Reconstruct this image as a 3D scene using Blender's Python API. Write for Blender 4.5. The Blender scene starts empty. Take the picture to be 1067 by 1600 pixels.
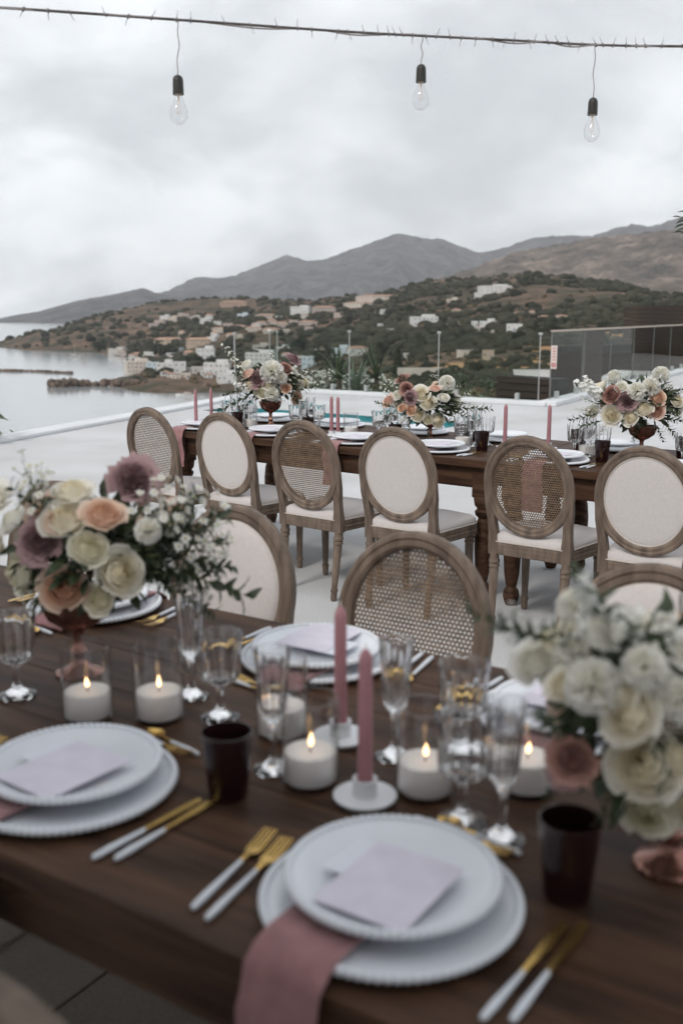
import bpy, bmesh, math, random
import numpy as np
from mathutils import Vector, Matrix, Euler

# ------------------------------------------------------------------ camera, sky, sun, exposure
scn = bpy.context.scene
COL = scn.collection
F = 1556.0            # focal length in pixels of the 1067 x 1600 photograph
H = 1.52              # camera height above the terrace
PIT = math.atan(310 / F)
cam_d = bpy.data.cameras.new('camera'); cam = bpy.data.objects.new('camera', cam_d); COL.objects.link(cam)
cam.location = (0, 0, H); cam.rotation_euler = (math.pi / 2 - PIT, 0, 0)
cam_d.sensor_fit = 'VERTICAL'; cam_d.sensor_height = 36.0; cam_d.sensor_width = 24.0
cam_d.lens = 36.0 * F / 1600.0
cam_d.clip_start = 0.05; cam_d.clip_end = 60000
cam_d.dof.use_dof = True; cam_d.dof.focus_distance = 5.2; cam_d.dof.aperture_fstop = 2.8
scn.camera = cam

SUN_EL, SUN_AZ = math.radians(43), math.radians(215)   # azimuth measured clockwise from +Y, where the light comes from
wd = bpy.data.worlds.new('World'); scn.world = wd; wd.use_nodes = True
nt = wd.node_tree; nt.nodes.clear()
def wn(t, **k):
    n = nt.nodes.new(t)
    for a, b in k.items(): setattr(n, a, b)
    return n
out = wn('ShaderNodeOutputWorld'); bg = wn('ShaderNodeBackground')
sky = wn('ShaderNodeTexSky'); sky.sky_type = 'NISHITA'; sky.sun_disc = False
sky.sun_elevation = SUN_EL; sky.sun_rotation = SUN_AZ; sky.air_density = 1.2; sky.dust_density = 3.0
tc = wn('ShaderNodeTexCoord'); sep = wn('ShaderNodeSeparateXYZ')
nt.links.new(tc.outputs['Generated'], sep.inputs[0])
absz = wn('ShaderNodeMath', operation='ABSOLUTE'); nt.links.new(sep.outputs[2], absz.inputs[0])
addz = wn('ShaderNodeMath', operation='ADD'); addz.inputs[1].default_value = 0.42; nt.links.new(absz.outputs[0], addz.inputs[0])
dx = wn('ShaderNodeMath', operation='DIVIDE'); dy = wn('ShaderNodeMath', operation='DIVIDE')
for n, s in ((dx, 0), (dy, 1)):
    nt.links.new(sep.outputs[s], n.inputs[0]); nt.links.new(addz.outputs[0], n.inputs[1])
cmb = wn('ShaderNodeCombineXYZ'); nt.links.new(dx.outputs[0], cmb.inputs[0]); nt.links.new(dy.outputs[0], cmb.inputs[1])
def cloud(scale, detail, off, dist, lo, hi):
    mp = wn('ShaderNodeMapping'); mp.inputs['Location'].default_value = off
    nt.links.new(cmb.outputs[0], mp.inputs['Vector'])
    nz = wn('ShaderNodeTexNoise'); nz.inputs['Scale'].default_value = scale; nz.inputs['Detail'].default_value = detail
    nz.inputs['Roughness'].default_value = 0.56; nz.inputs['Distortion'].default_value = dist
    nt.links.new(mp.outputs[0], nz.inputs['Vector'])
    r = wn('ShaderNodeMapRange'); r.interpolation_type = 'SMOOTHSTEP'
    r.inputs['From Min'].default_value = lo; r.inputs['From Max'].default_value = hi
    nt.links.new(nz.outputs['Fac'], r.inputs['Value']); return r
c1 = cloud(1.3, 4, (7.7, 1.9, 0), 0.1, 0.36, 0.60)
c2 = cloud(3.0, 10, (3.3, 14.2, 0), 0.25, 0.32, 0.66)
def mixc(a, b, fac):
    m = wn('ShaderNodeMix', data_type='RGBA')
    for sock, val in ((m.inputs[6], a), (m.inputs[7], b)):
        if isinstance(val, tuple): sock.default_value = (*val, 1)
        else: nt.links.new(val, sock)
    if isinstance(fac, float): m.inputs[0].default_value = fac
    else: nt.links.new(fac, m.inputs[0])
    return m.outputs[2]
base = mixc((0.500, 0.514, 0.530), (0.905, 0.922, 0.932), c2.outputs[0])
base2 = mixc(mixc((0.48, 0.488, 0.50), base, 0.42), base, c1.outputs[0])
nsc = wn('ShaderNodeVectorMath', operation='SCALE'); nsc.inputs['Scale'].default_value = 0.10
nt.links.new(sky.outputs[0], nsc.inputs[0])
fin = mixc(base2, nsc.outputs[0], 0.12)
nt.links.new(fin, bg.inputs['Color']); bg.inputs['Strength'].default_value = 1.32
nt.links.new(bg.outputs[0], out.inputs['Surface'])

sun_d = bpy.data.lights.new('sun', 'SUN'); sun = bpy.data.objects.new('sun', sun_d); COL.objects.link(sun)
sun_d.energy = 1.5; sun_d.angle = math.radians(12); sun_d.color = (1.0, 0.95, 0.88)
sd = Vector((math.sin(SUN_AZ) * math.cos(SUN_EL), math.cos(SUN_AZ) * math.cos(SUN_EL), math.sin(SUN_EL)))
sun.rotation_euler = sd.to_track_quat('Z', 'Y').to_euler(); sun.location = sd * 40

vs = scn.view_settings
vs.view_transform = 'Standard'; vs.look = 'None'; vs.exposure = 0.18; vs.gamma = 1.0; vs.use_curve_mapping = False
cy = scn.cycles
cy.use_denoising = True; cy.use_adaptive_sampling = True; cy.adaptive_threshold = 0.03
try: cy.denoiser = 'OPENIMAGEDENOISE'
except Exception: pass
cy.max_bounces = 10; cy.transmission_bounces = 8; cy.glossy_bounces = 3; cy.diffuse_bounces = 5
cy.transparent_max_bounces = 12; cy.volume_bounces = 1
cy.sample_clamp_indirect = 4.0; cy.caustics_refractive = True; cy.caustics_reflective = True; cy.blur_glossy = 0.3

# ------------------------------------------------------------------ geometry helpers
random.seed(7)
cP, sP = math.cos(PIT), math.sin(PIT)
def ray(x, y):
    u = (x - 533.5) / F; v = (800 - y) / F
    return (u, cP + v * sP, v * cP - sP)
def at(x, y, z=0.0):                       # where the line of sight meets a level z
    d = ray(x, y); t = (z - H) / d[2]
    return Vector((d[0] * t, d[1] * t, z))
def aty(x, y, Y):                          # ... or a distance Y
    d = ray(x, y); t = Y / d[1]
    return Vector((d[0] * t, Y, H + d[2] * t))

class Frame:
    def __init__(s, deg):
        a = math.radians(deg); s.a = a
        s.d = Vector((math.cos(a), -math.sin(a), 0)); s.n = Vector((math.sin(a), math.cos(a), 0))
    def p(s, u, v, z=0.0): return s.d * u + s.n * v + Vector((0, 0, z))
    def uv(s, q): return q.dot(s.d), q.dot(s.n)
NT, FT = Frame(33), Frame(37)              # the near and the far table
TOP = 0.77

class MB:
    def __init__(s): s.v = []; s.f = []; s.m = []
    def add(s, vs_, fs, mi=0):
        o = len(s.v); s.v.extend([tuple(q) for q in vs_])
        for f in fs: s.f.append(tuple(i + o for i in f)); s.m.append(mi)
        return s
    def lathe(s, prof, n=24, c=(0, 0, 0), rib=0, ribn=16, ribz=None, mi=0, M=None):
        vs_ = []; idx = []
        for (r, z) in prof:
            row = []
            if r < 1e-6: row = [len(vs_)]; vs_.append(Vector((0, 0, z)))
            else:
                for k in range(n):
                    a = 2 * math.pi * k / n; rr = r
                    if rib and (ribz is None or ribz[0] <= z <= ribz[1]): rr = r * (1 - rib * abs(math.sin(ribn * a / 2)))
                    row.append(len(vs_)); vs_.append(Vector((rr * math.cos(a), rr * math.sin(a), z)))
            idx.append(row)
        fs = []
        for A, B in zip(idx, idx[1:]):
            for k in range(n):
                a0, a1 = A[k % len(A)], A[(k + 1) % len(A)]; b0, b1 = B[k % len(B)], B[(k + 1) % len(B)]
                q = [a0, a1, b1, b0]; q2 = []
                for i in q:
                    if i not in q2: q2.append(i)
                if len(q2) > 2: fs.append(q2)
        if M is not None: vs_ = [M @ q for q in vs_]
        return s.add([(q[0] + c[0], q[1] + c[1], q[2] + c[2]) for q in vs_], fs, mi)
    def box(s, c, sz, M=None, mi=0, bev=0.0):
        x, y, z = sz[0] / 2, sz[1] / 2, sz[2] / 2
        if bev > 0:
            b = min(bev, x * .9, y * .9, z * .9); vs_ = []
            for (X, Y, Z) in ((x - b, y - b, -z), (x, y, -z + b), (x, y, z - b), (x - b, y - b, z)):
                for (sx, sy) in ((-1, -1), (1, -1), (1, 1), (-1, 1)): vs_.append(Vector((X * sx, Y * sy, Z)))
            fs = [(3, 2, 1, 0), (12, 13, 14, 15)]
            for L in range(3):
                for k in range(4): fs.append((L * 4 + k, L * 4 + (k + 1) % 4, L * 4 + 4 + (k + 1) % 4, L * 4 + 4 + k))
        else:
            vs_ = [Vector((sx * x, sy * y, sz_ * z)) for sz_ in (-1, 1) for (sx, sy) in ((-1, -1), (1, -1), (1, 1), (-1, 1))]
            fs = [(3, 2, 1, 0), (4, 5, 6, 7), (0, 1, 5, 4), (1, 2, 6, 5), (2, 3, 7, 6), (3, 0, 4, 7)]
        if M is not None: vs_ = [M @ q for q in vs_]
        return s.add([(q[0] + c[0], q[1] + c[1], q[2] + c[2]) for q in vs_], fs, mi)
    def tube(s, pts, rad, n=8, mi=0, cap=True):
        pts = [Vector(p) for p in pts]; N = len(pts); vs_ = []; fs = []
        up = Vector((0.13, 0.31, 0.94))
        for i, p in enumerate(pts):
            t = (pts[min(i + 1, N - 1)] - pts[max(i - 1, 0)]).normalized()
            a = t.cross(up)
            if a.length < 1e-3: a = t.cross(Vector((1, 0, 0)))
            a.normalize(); b = t.cross(a)
            r = rad[i] if isinstance(rad, (list, tuple)) else rad
            for k in range(n):
                w = 2 * math.pi * k / n; vs_.append(p + a * (r * math.cos(w)) + b * (r * math.sin(w)))
        for i in range(N - 1):
            for k in range(n): fs.append((i * n + k, i * n + (k + 1) % n, (i + 1) * n + (k + 1) % n, (i + 1) * n + k))
        if cap: fs.append(tuple(reversed(range(n)))); fs.append(tuple(range((N - 1) * n, N * n)))
        return s.add(vs_, fs, mi)
    def grid(s, fn, nu, nv, mi=0, M=None):
        vs_ = []
        for i in range(nu + 1):
            for j in range(nv + 1):
                q = Vector(fn(i / nu, j / nv)); vs_.append(M @ q if M is not None else q)
        fs = [(i * (nv + 1) + j, (i + 1) * (nv + 1) + j, (i + 1) * (nv + 1) + j + 1, i * (nv + 1) + j + 1) for i in range(nu) for j in range(nv)]
        return s.add(vs_, fs, mi)
    def leaf(s, base, dirv, L, W, nrm, mi=0, bend=0.15, fold=0.12):
        d = Vector(dirv).normalized(); nr = Vector(nrm); sd_ = d.cross(nr)
        if sd_.length < 1e-3: sd_ = d.cross(Vector((1, 0, .3)))
        sd_.normalize(); nr = sd_.cross(d)
        b = Vector(base); prof = ((0, 0.06), (0.3, 0.85), (0.6, 0.9), (1.0, 0.03)); vs_ = []
        for t, w in prof:
            c = b + d * (L * t) - nr * (bend * L * t * t)
            vs_ += [c - sd_ * (W * w / 2) + nr * (fold * W * w), c, c + sd_ * (W * w / 2) + nr * (fold * W * w)]
        fs = []
        for i in range(3):
            for k in range(2): fs.append((i * 3 + k, i * 3 + k + 1, i * 3 + 4 + k, i * 3 + 3 + k))
        return s.add(vs_, fs, mi)
    def mesh(s, name, mats, smooth=True, ang=40):
        me = bpy.data.meshes.new(name); me.from_pydata(s.v, [], s.f)
        if not isinstance(mats, (list, tuple)): mats = [mats]
        for m in mats: me.materials.append(m)
        if len(mats) > 1: me.polygons.foreach_set('material_index', s.m)
        if smooth:
            me.polygons.foreach_set('use_smooth', [True] * len(me.polygons))
            if ang: me.set_sharp_from_angle(angle=math.radians(ang))
        me.update(); return me
    def build(s, name, mats, parent=None, smooth=True, ang=40):
        return ob(name, s.mesh(name, mats, smooth, ang), parent)

def ob(name, data, parent=None, loc=None, rot=None, scale=None):
    o = bpy.data.objects.new(name, data); COL.objects.link(o)
    if parent is not None: o.parent = parent
    if loc is not None: o.location = loc
    if rot is not None: o.rotation_euler = rot
    if scale is not None: o.scale = scale if isinstance(scale, (tuple, list)) else (scale,) * 3
    return o
def tag(o, label=None, cat=None, group=None, kind=None):
    if label: o['label'] = label
    if cat: o['category'] = cat
    if group: o['group'] = group
    if kind: o['kind'] = kind
    return o
def thing(name, label, cat, loc=(0, 0, 0), rz=0.0, group=None):
    o = ob(name, None, None, loc, (0, 0, rz)); o.empty_display_size = 0.1
    return tag(o, label, cat, group)
KIDS = {}
def copy_tree(o, parent=None):
    c = o.copy(); COL.objects.link(c); c.parent = parent
    for ch in list(o.children): copy_tree(ch, c)
    return c
def Rz(a): return Matrix.Rotation(a, 4, 'Z')
def aim(nv, spin=0.0):                     # rotation taking +Z to nv
    return (Vector(nv).to_track_quat('Z', 'Y').to_matrix() @ Matrix.Rotation(spin, 3, 'Z')).to_euler()

# ------------------------------------------------------------------ materials
def mat(name, col, rough=0.6, metal=0.0, var=0.0, vscale=20.0, bump=0.0, bscale=200.0, trans=0.0, ior=1.45, spec=0.5, sss=0.0, coat=0.0, stretch=(1, 1, 1), col2=None, lo=0.35, hi=0.65, coord='Object', detail=4, emis=None, estr=0.0, sheen=0.0, bdist=0.01):
    m = bpy.data.materials.new(name); m.use_nodes = True
    t = m.node_tree; p = t.nodes['Principled BSDF']
    p.inputs['Base Color'].default_value = (*col, 1); p.inputs['Roughness'].default_value = rough
    p.inputs['Metallic'].default_value = metal; p.inputs['IOR'].default_value = ior
    p.inputs['Transmission Weight'].default_value = trans; p.inputs['Specular IOR Level'].default_value = spec
    p.inputs['Coat Weight'].default_value = coat; p.inputs['Sheen Weight'].default_value = sheen
    if sss: p.inputs['Subsurface Weight'].default_value = sss; p.inputs['Subsurface Radius'].default_value = (0.02, 0.012, 0.008); p.inputs['Subsurface Scale'].default_value = 1.0
    if emis: p.inputs['Emission Color'].default_value = (*emis, 1); p.inputs['Emission Strength'].default_value = estr
    if var or col2 or bump:
        co = t.nodes.new('ShaderNodeTexCoord'); mp = t.nodes.new('ShaderNodeMapping'); mp.inputs['Scale'].default_value = stretch
        t.links.new(co.outputs[coord], mp.inputs[0])
    if var or col2:
        nz = t.nodes.new('ShaderNodeTexNoise'); nz.inputs['Scale'].default_value = vscale; nz.inputs['Detail'].default_value = detail
        t.links.new(mp.outputs[0], nz.inputs['Vector'])
        r = t.nodes.new('ShaderNodeValToRGB'); c2 = col2 or tuple(min(1, c * (1 + var)) for c in col)
        c1_ = col if col2 else tuple(c * (1 - var) for c in col)
        r.color_ramp.elements[0].position = lo; r.color_ramp.elements[0].color = (*c1_, 1)
        r.color_ramp.elements[1].position = hi; r.color_ramp.elements[1].color = (*c2, 1)
        t.links.new(nz.outputs['Fac'], r.inputs[0]); t.links.new(r.outputs[0], p.inputs['Base Color'])
    if bump:
        nb = t.nodes.new('ShaderNodeTexNoise'); nb.inputs['Scale'].default_value = bscale; nb.inputs['Detail'].default_value = 3
        t.links.new(mp.outputs[0], nb.inputs['Vector'])
        b = t.nodes.new('ShaderNodeBump'); b.inputs['Strength'].default_value = bump; b.inputs['Distance'].default_value = bdist
        t.links.new(nb.outputs['Fac'], b.inputs['Height']); t.links.new(b.outputs[0], p.inputs['Normal'])
    return m
def thin(m, src, w):                       # thin living tissue: some light passes through
    t = m.node_tree; p = t.nodes['Principled BSDF']; tr = t.nodes.new('ShaderNodeBsdfTranslucent'); mx = t.nodes.new('ShaderNodeMixShader'); mx.inputs[0].default_value = w
    if src is None: tr.inputs['Color'].default_value = p.inputs['Base Color'].default_value
    else: t.links.new(src, tr.inputs['Color'])
    t.links.new(p.outputs[0], mx.inputs[1]); t.links.new(tr.outputs[0], mx.inputs[2]); t.links.new(mx.outputs[0], t.nodes['Material Output'].inputs['Surface']); return m
def thin_glass(name, tint, ior, rough=0.0, edge=0.8, power=5.0):
    m = bpy.data.materials.new(name); m.use_nodes = True; t = m.node_tree; t.nodes.clear()
    o = t.nodes.new('ShaderNodeOutputMaterial'); a = t.nodes.new('ShaderNodeBsdfTransparent'); a.inputs[0].default_value = (*tint, 1)
    g = t.nodes.new('ShaderNodeBsdfGlossy'); g.inputs['Roughness'].default_value = rough; lw = t.nodes.new('ShaderNodeLayerWeight'); lw.inputs[0].default_value = 0.5
    pw = t.nodes.new('ShaderNodeMath'); pw.operation = 'POWER'; pw.inputs[1].default_value = power; t.links.new(lw.outputs['Facing'], pw.inputs[0])
    f0 = ((ior - 1) / (ior + 1)) ** 2; f = t.nodes.new('ShaderNodeMath'); f.operation = 'MULTIPLY_ADD'; f.inputs[1].default_value = edge - f0; f.inputs[2].default_value = f0; t.links.new(pw.outputs[0], f.inputs[0])
    mx = t.nodes.new('ShaderNodeMixShader'); t.links.new(f.outputs[0], mx.inputs[0]); t.links.new(a.outputs[0], mx.inputs[1]); t.links.new(g.outputs[0], mx.inputs[2]); t.links.new(mx.outputs[0], o.inputs['Surface']); return m
def petal_mat(name, inner, outer, sss=0.15):
    m = mat(name, outer, 0.55, sss=0.0, spec=0.3, sheen=0.2); t = m.node_tree; p = t.nodes['Principled BSDF']
    co = t.nodes.new('ShaderNodeTexCoord'); sx = t.nodes.new('ShaderNodeVectorMath'); sx.operation = 'MULTIPLY'; sx.inputs[1].default_value = (1, 1, 0.5)
    ln = t.nodes.new('ShaderNodeVectorMath'); ln.operation = 'LENGTH'
    t.links.new(co.outputs['Object'], sx.inputs[0]); t.links.new(sx.outputs[0], ln.inputs[0])
    nz = t.nodes.new('ShaderNodeTexNoise'); nz.inputs['Scale'].default_value = 3.0; t.links.new(co.outputs['Object'], nz.inputs['Vector'])
    ad = t.nodes.new('ShaderNodeMath'); ad.operation = 'MULTIPLY_ADD'; ad.inputs[1].default_value = 0.5
    t.links.new(nz.outputs['Fac'], ad.inputs[0]); t.links.new(ln.outputs['Value'], ad.inputs[2])
    r = t.nodes.new('ShaderNodeValToRGB'); r.color_ramp.elements[0].position = 0.35; r.color_ramp.elements[0].color = (*inner, 1)
    r.color_ramp.elements[1].position = 1.05; r.color_ramp.elements[1].color = (*outer, 1)
    t.links.new(ad.outputs[0], r.inputs[0]); t.links.new(r.outputs[0], p.inputs['Base Color'])
    thin(m, r.outputs[0], 0.38); return m

M = {}
M['oak'] = mat('weathered oak', (0.080, 0.056, 0.042), 0.62, col2=(0.205, 0.150, 0.112), vscale=9, stretch=(3.2, 3.2, 0.7), bump=0.25, bscale=70, detail=7, lo=0.3, hi=0.7, bdist=0.004)
M['linen'] = mat('linen', (0.57, 0.53, 0.515), 0.9, var=0.035, vscale=90, bump=0.22, bscale=520, sheen=0.3, bdist=0.003)
M['cane'] = mat('woven cane', (0.165, 0.112, 0.073), 0.55, var=0.3, vscale=40, bump=0.3, bscale=500, bdist=0.002)
M['piping'] = mat('piping', (0.50, 0.45, 0.41), 0.9)
M['dark_wood'] = mat('dark walnut', (0.030, 0.0155, 0.0095), 0.52, col2=(0.085, 0.045, 0.027), vscale=5, stretch=(0.6, 7, 7), bump=0.12, bscale=30, detail=8, bdist=0.004, spec=0.16)
M['porcelain'] = mat('porcelain', (0.71, 0.735, 0.775), 0.16, spec=0.55, var=0.02, vscale=12)
M['card'] = mat('lavender card', (0.635, 0.60, 0.68), 0.8, var=0.05, vscale=25)
M['vellum'] = mat('vellum', (0.68, 0.70, 0.76), 0.6)
M['ink'] = mat('ink', (0.36, 0.32, 0.40), 0.8)
M['napkin'] = mat('dusty pink linen', (0.28, 0.138, 0.14), 0.92, var=0.12, vscale=35, bump=0.4, bscale=500, sheen=0.3, bdist=0.002)
M['gold'] = mat('brushed gold', (0.72, 0.47, 0.15), 0.27, 1.0, var=0.08, vscale=30)
M['handle'] = mat('white resin', (0.66, 0.69, 0.73), 0.35)
M['glass'] = mat('clear glass', (1.0, 1.0, 1.0), 0.0, trans=1.0, ior=1.52)
M['pane'] = thin_glass('balustrade glass', (0.90, 0.925, 0.91), 1.15, 0.0, 0.3)
M['jar'] = thin_glass('candle jar glass', (0.97, 0.97, 0.97), 1.5, 0.02, 0.85, 3.0)
M['dark_glass'] = mat('plum glass', (0.035, 0.012, 0.013), 0.08, trans=0.55, ior=1.5, bump=0.5, bscale=160, bdist=0.003)
M['rose_glass'] = mat('copper lustre glass', (0.32, 0.16, 0.125), 0.13, 0.7, bump=0.3, bscale=90, var=0.2, vscale=40, bdist=0.003)
M['pink_wax'] = mat('pink wax', (0.37, 0.18, 0.20), 0.5, sss=0.2, var=0.05, vscale=15)
M['wax'] = mat('white wax', (0.88, 0.855, 0.83), 0.5, sss=0.2)
M['wick'] = mat('wick', (0.03, 0.025, 0.02), 0.9)
M['flame'] = mat('flame', (0, 0, 0), 1.0, emis=(1.0, 0.60, 0.28), estr=5.0)
M['ceramic'] = mat('white ceramic', (0.70, 0.71, 0.73), 0.35)
M['black'] = mat('black bakelite', (0.022, 0.02, 0.017), 0.45)
M['brass'] = mat('brass', (0.55, 0.42, 0.30), 0.4, 1.0)
M['filament'] = mat('filament', (0.80, 0.62, 0.50), 0.5)
M['cable'] = mat('cable', (0.10, 0.085, 0.08), 0.7, var=0.4, vscale=40)
M['tie'] = mat('clear tie', (0.24, 0.22, 0.22), 0.5)
M['leaf'] = mat('leaf', (0.022, 0.036, 0.017), 0.5, col2=(0.062, 0.085, 0.040), vscale=9, coord='Object')
M['leaf2'] = mat('pale leaf', (0.075, 0.092, 0.048), 0.6, col2=(0.16, 0.18, 0.105), vscale=9)
M['stem'] = mat('stem', (0.10, 0.115, 0.05), 0.6, var=0.3, vscale=10)
M['white_petal'] = thin(mat('white petal', (0.84, 0.84, 0.81), 0.6, sheen=0.2), None, 0.35)
M['pollen'] = mat('pollen', (0.42, 0.36, 0.10), 0.8)
PET = {'cream': petal_mat('cream petals', (0.86, 0.78, 0.57), (0.91, 0.88, 0.80)),
       'white': petal_mat('white petals', (0.86, 0.83, 0.70), (0.90, 0.89, 0.85)),
       'peach': petal_mat('peach petals', (0.70, 0.39, 0.22), (0.86, 0.68, 0.55)),
       'blush': petal_mat('blush petals', (0.76, 0.44, 0.32), (0.89, 0.73, 0.64)),
       'mauve': petal_mat('mauve petals', (0.23, 0.115, 0.12), (0.43, 0.285, 0.295)),
       'terra': petal_mat('terracotta petals', (0.25, 0.10, 0.085), (0.47, 0.265, 0.22)),
       'green': petal_mat('green cream petals', (0.82, 0.78, 0.58), (0.89, 0.865, 0.75))}

# ------------------------------------------------------------------ the terrace
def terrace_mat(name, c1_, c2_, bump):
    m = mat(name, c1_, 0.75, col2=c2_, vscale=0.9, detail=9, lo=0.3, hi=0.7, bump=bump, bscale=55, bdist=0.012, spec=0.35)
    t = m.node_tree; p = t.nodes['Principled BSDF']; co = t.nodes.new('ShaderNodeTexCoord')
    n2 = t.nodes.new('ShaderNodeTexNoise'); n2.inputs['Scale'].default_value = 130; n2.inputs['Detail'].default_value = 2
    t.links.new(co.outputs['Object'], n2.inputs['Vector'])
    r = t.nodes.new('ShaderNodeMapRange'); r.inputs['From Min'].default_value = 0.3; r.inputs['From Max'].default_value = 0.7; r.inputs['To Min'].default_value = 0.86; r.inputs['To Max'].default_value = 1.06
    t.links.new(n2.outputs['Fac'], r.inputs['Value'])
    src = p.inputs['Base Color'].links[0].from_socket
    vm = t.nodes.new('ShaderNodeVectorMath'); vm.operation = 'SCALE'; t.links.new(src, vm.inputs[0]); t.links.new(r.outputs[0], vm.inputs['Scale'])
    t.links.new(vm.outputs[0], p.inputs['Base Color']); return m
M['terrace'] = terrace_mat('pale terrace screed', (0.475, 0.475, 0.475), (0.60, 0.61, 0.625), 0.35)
M['slab'] = terrace_mat('stone slab', (0.20, 0.175, 0.145), (0.30, 0.265, 0.225), 0.4)  # brown-grey stone, its tone lowered further to deepen the foreground shade
M['kerb'] = mat('white render', (0.64, 0.655, 0.675), 0.7, var=0.04, vscale=2, bump=0.2, bscale=60)
M['pooltile'] = mat('teal pool tile', (0.035, 0.19, 0.215), 0.3, var=0.2, vscale=6)
CORNER = Vector((-1.35, 20.36, 0)); BACKE = Vector((3.40, 17.01, 0)); LEFT0 = Vector((-4.24, 12.31, 0))
ldir = (LEFT0 - CORNER).normalized(); bdir = (BACKE - CORNER).normalized(); rdir = Vector((0.490, 0.872, 0)).normalized()
BF = Frame(math.degrees(math.atan2(-bdir.y, bdir.x)))
pool = [BF.p(u, v) for u, v in ((-11.0, 11.75), (-6.6, 11.75), (-6.6, 12.55), (-11.0, 12.55))]
outer = [CORNER + ldir * 9.2, CORNER + ldir * 14 , Vector((-9, 4, 0)), Vector((-9, -7, 0)), Vector((12, -7, 0)), Vector((26, 20, 0)), BACKE + rdir * 26, BACKE, CORNER]
# rectangle in the near-table frame that is laid with stone slabs
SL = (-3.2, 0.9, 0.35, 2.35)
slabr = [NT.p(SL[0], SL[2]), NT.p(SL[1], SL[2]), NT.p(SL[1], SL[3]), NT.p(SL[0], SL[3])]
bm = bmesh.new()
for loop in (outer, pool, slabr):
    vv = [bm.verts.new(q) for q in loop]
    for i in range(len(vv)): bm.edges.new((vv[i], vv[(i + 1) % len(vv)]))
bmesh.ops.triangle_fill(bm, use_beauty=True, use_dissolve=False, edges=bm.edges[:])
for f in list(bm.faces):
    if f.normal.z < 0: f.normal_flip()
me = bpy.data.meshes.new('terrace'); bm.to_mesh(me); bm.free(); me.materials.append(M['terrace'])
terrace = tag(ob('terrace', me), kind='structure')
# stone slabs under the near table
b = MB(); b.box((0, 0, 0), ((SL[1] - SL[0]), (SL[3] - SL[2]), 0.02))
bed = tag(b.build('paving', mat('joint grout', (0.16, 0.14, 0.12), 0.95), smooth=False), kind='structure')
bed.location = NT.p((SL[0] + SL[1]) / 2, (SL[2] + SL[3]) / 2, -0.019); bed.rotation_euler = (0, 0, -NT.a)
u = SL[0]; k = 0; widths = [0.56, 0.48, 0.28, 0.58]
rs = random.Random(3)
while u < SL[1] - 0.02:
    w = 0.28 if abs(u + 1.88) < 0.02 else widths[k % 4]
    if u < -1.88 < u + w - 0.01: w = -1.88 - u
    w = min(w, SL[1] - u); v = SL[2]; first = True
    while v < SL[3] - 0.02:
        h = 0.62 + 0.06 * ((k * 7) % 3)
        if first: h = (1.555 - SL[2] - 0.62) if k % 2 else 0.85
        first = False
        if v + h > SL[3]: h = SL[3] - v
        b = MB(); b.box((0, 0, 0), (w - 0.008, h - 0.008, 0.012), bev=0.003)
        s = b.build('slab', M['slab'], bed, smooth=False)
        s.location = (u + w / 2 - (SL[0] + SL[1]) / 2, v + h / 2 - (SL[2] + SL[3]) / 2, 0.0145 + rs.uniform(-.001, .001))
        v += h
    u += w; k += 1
# pool lining and water
b = MB()
zb, zt = -1.1, -0.001
for i in range(4):
    A, B = pool[i], pool[(i + 1) % 4]
    b.add([(A.x, A.y, zb), (B.x, B.y, zb), (B.x, B.y, zt), (A.x, A.y, zt)], [(0, 1, 2, 3)])
b.add([(q.x, q.y, zb) for q in pool], [(0, 1, 2, 3)])
tag(b.build('pool_basin', M['pooltile'], smooth=False), kind='structure')
b = MB(); b.add([(q.x, q.y, -0.045) for q in pool], [(0, 1, 2, 3)])
tag(b.build('pool_water', mat('pool water', (0.05, 0.22, 0.25), 0.04, spec=0.6, bump=0.15, bscale=5, bdist=0.02), smooth=False), kind='structure')
# retaining wall below the terrace edge and the low kerbs on it
b = MB()
edge = [CORNER + ldir * 14, CORNER, BACKE, BACKE + rdir * 26]
for A, B in zip(edge, edge[1:]):
    b.add([(A.x, A.y, -12), (B.x, B.y, -12), (B.x, B.y, -0.002), (A.x, A.y, -0.002)], [(0, 1, 2, 3)])
tag(b.build('terrace_wall', M['kerb'], smooth=False), 'white rendered retaining wall below the terrace edge', 'wall', kind='structure')
def strip(name, A, B, w, h, inset, m, z0=0.0, bev=0.01):
    d = (B - A); L = d.length; a = math.atan2(d.y, d.x); n = Vector((-math.sin(a), math.cos(a), 0))
    b = MB(); b.box((0, 0, 0), (L, w, h), bev=bev); o = b.build(name, m, smooth=False)
    o.location = (A + B) / 2 + n * inset + Vector((0, 0, z0 + h / 2)); o.rotation_euler = (0, 0, a); return o
tag(strip('kerb', CORNER + bdir * 0.20, BACKE + bdir * 0.22, 0.34, 0.07, -0.18, M['kerb']), kind='structure')
tag(strip('kerb', BACKE - rdir * 0.30, BACKE + rdir * 26, 0.34, 0.08, -0.18, M['kerb']), kind='structure')
tag(strip('kerb', CORNER + ldir * 0.2, CORNER + ldir * 14, 0.34, 0.05, 0.18, M['kerb']), kind='structure')
# unseen roof added behind the camera, sized to shade the near table
SHADE_FR = Frame(33)
b = MB(); b.box((0, 0, 0), (12, 3.2, 0.16)); o = b.build('added_shade_roof', mat('dark shade roof timber', (0.07, 0.05, 0.037), 0.7, var=0.2, vscale=3), smooth=False)
o.location = SHADE_FR.p(0.6, -2.1, 2.68); o.rotation_euler = (0, 0, -SHADE_FR.a); tag(o, kind='structure')
for u_ in (-4.6, -0.9, 5.4):  # unseen columns added to carry the shade roof
    b = MB(); b.box((0, 0, 0), (.16, .16, 2.6), bev=.01); o = b.build('added_roof_column', M['kerb'], smooth=False)
    o.location = SHADE_FR.p(u_, -3.4, 1.3); o.rotation_euler = (0, 0, -SHADE_FR.a); tag(o, kind='structure')

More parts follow.
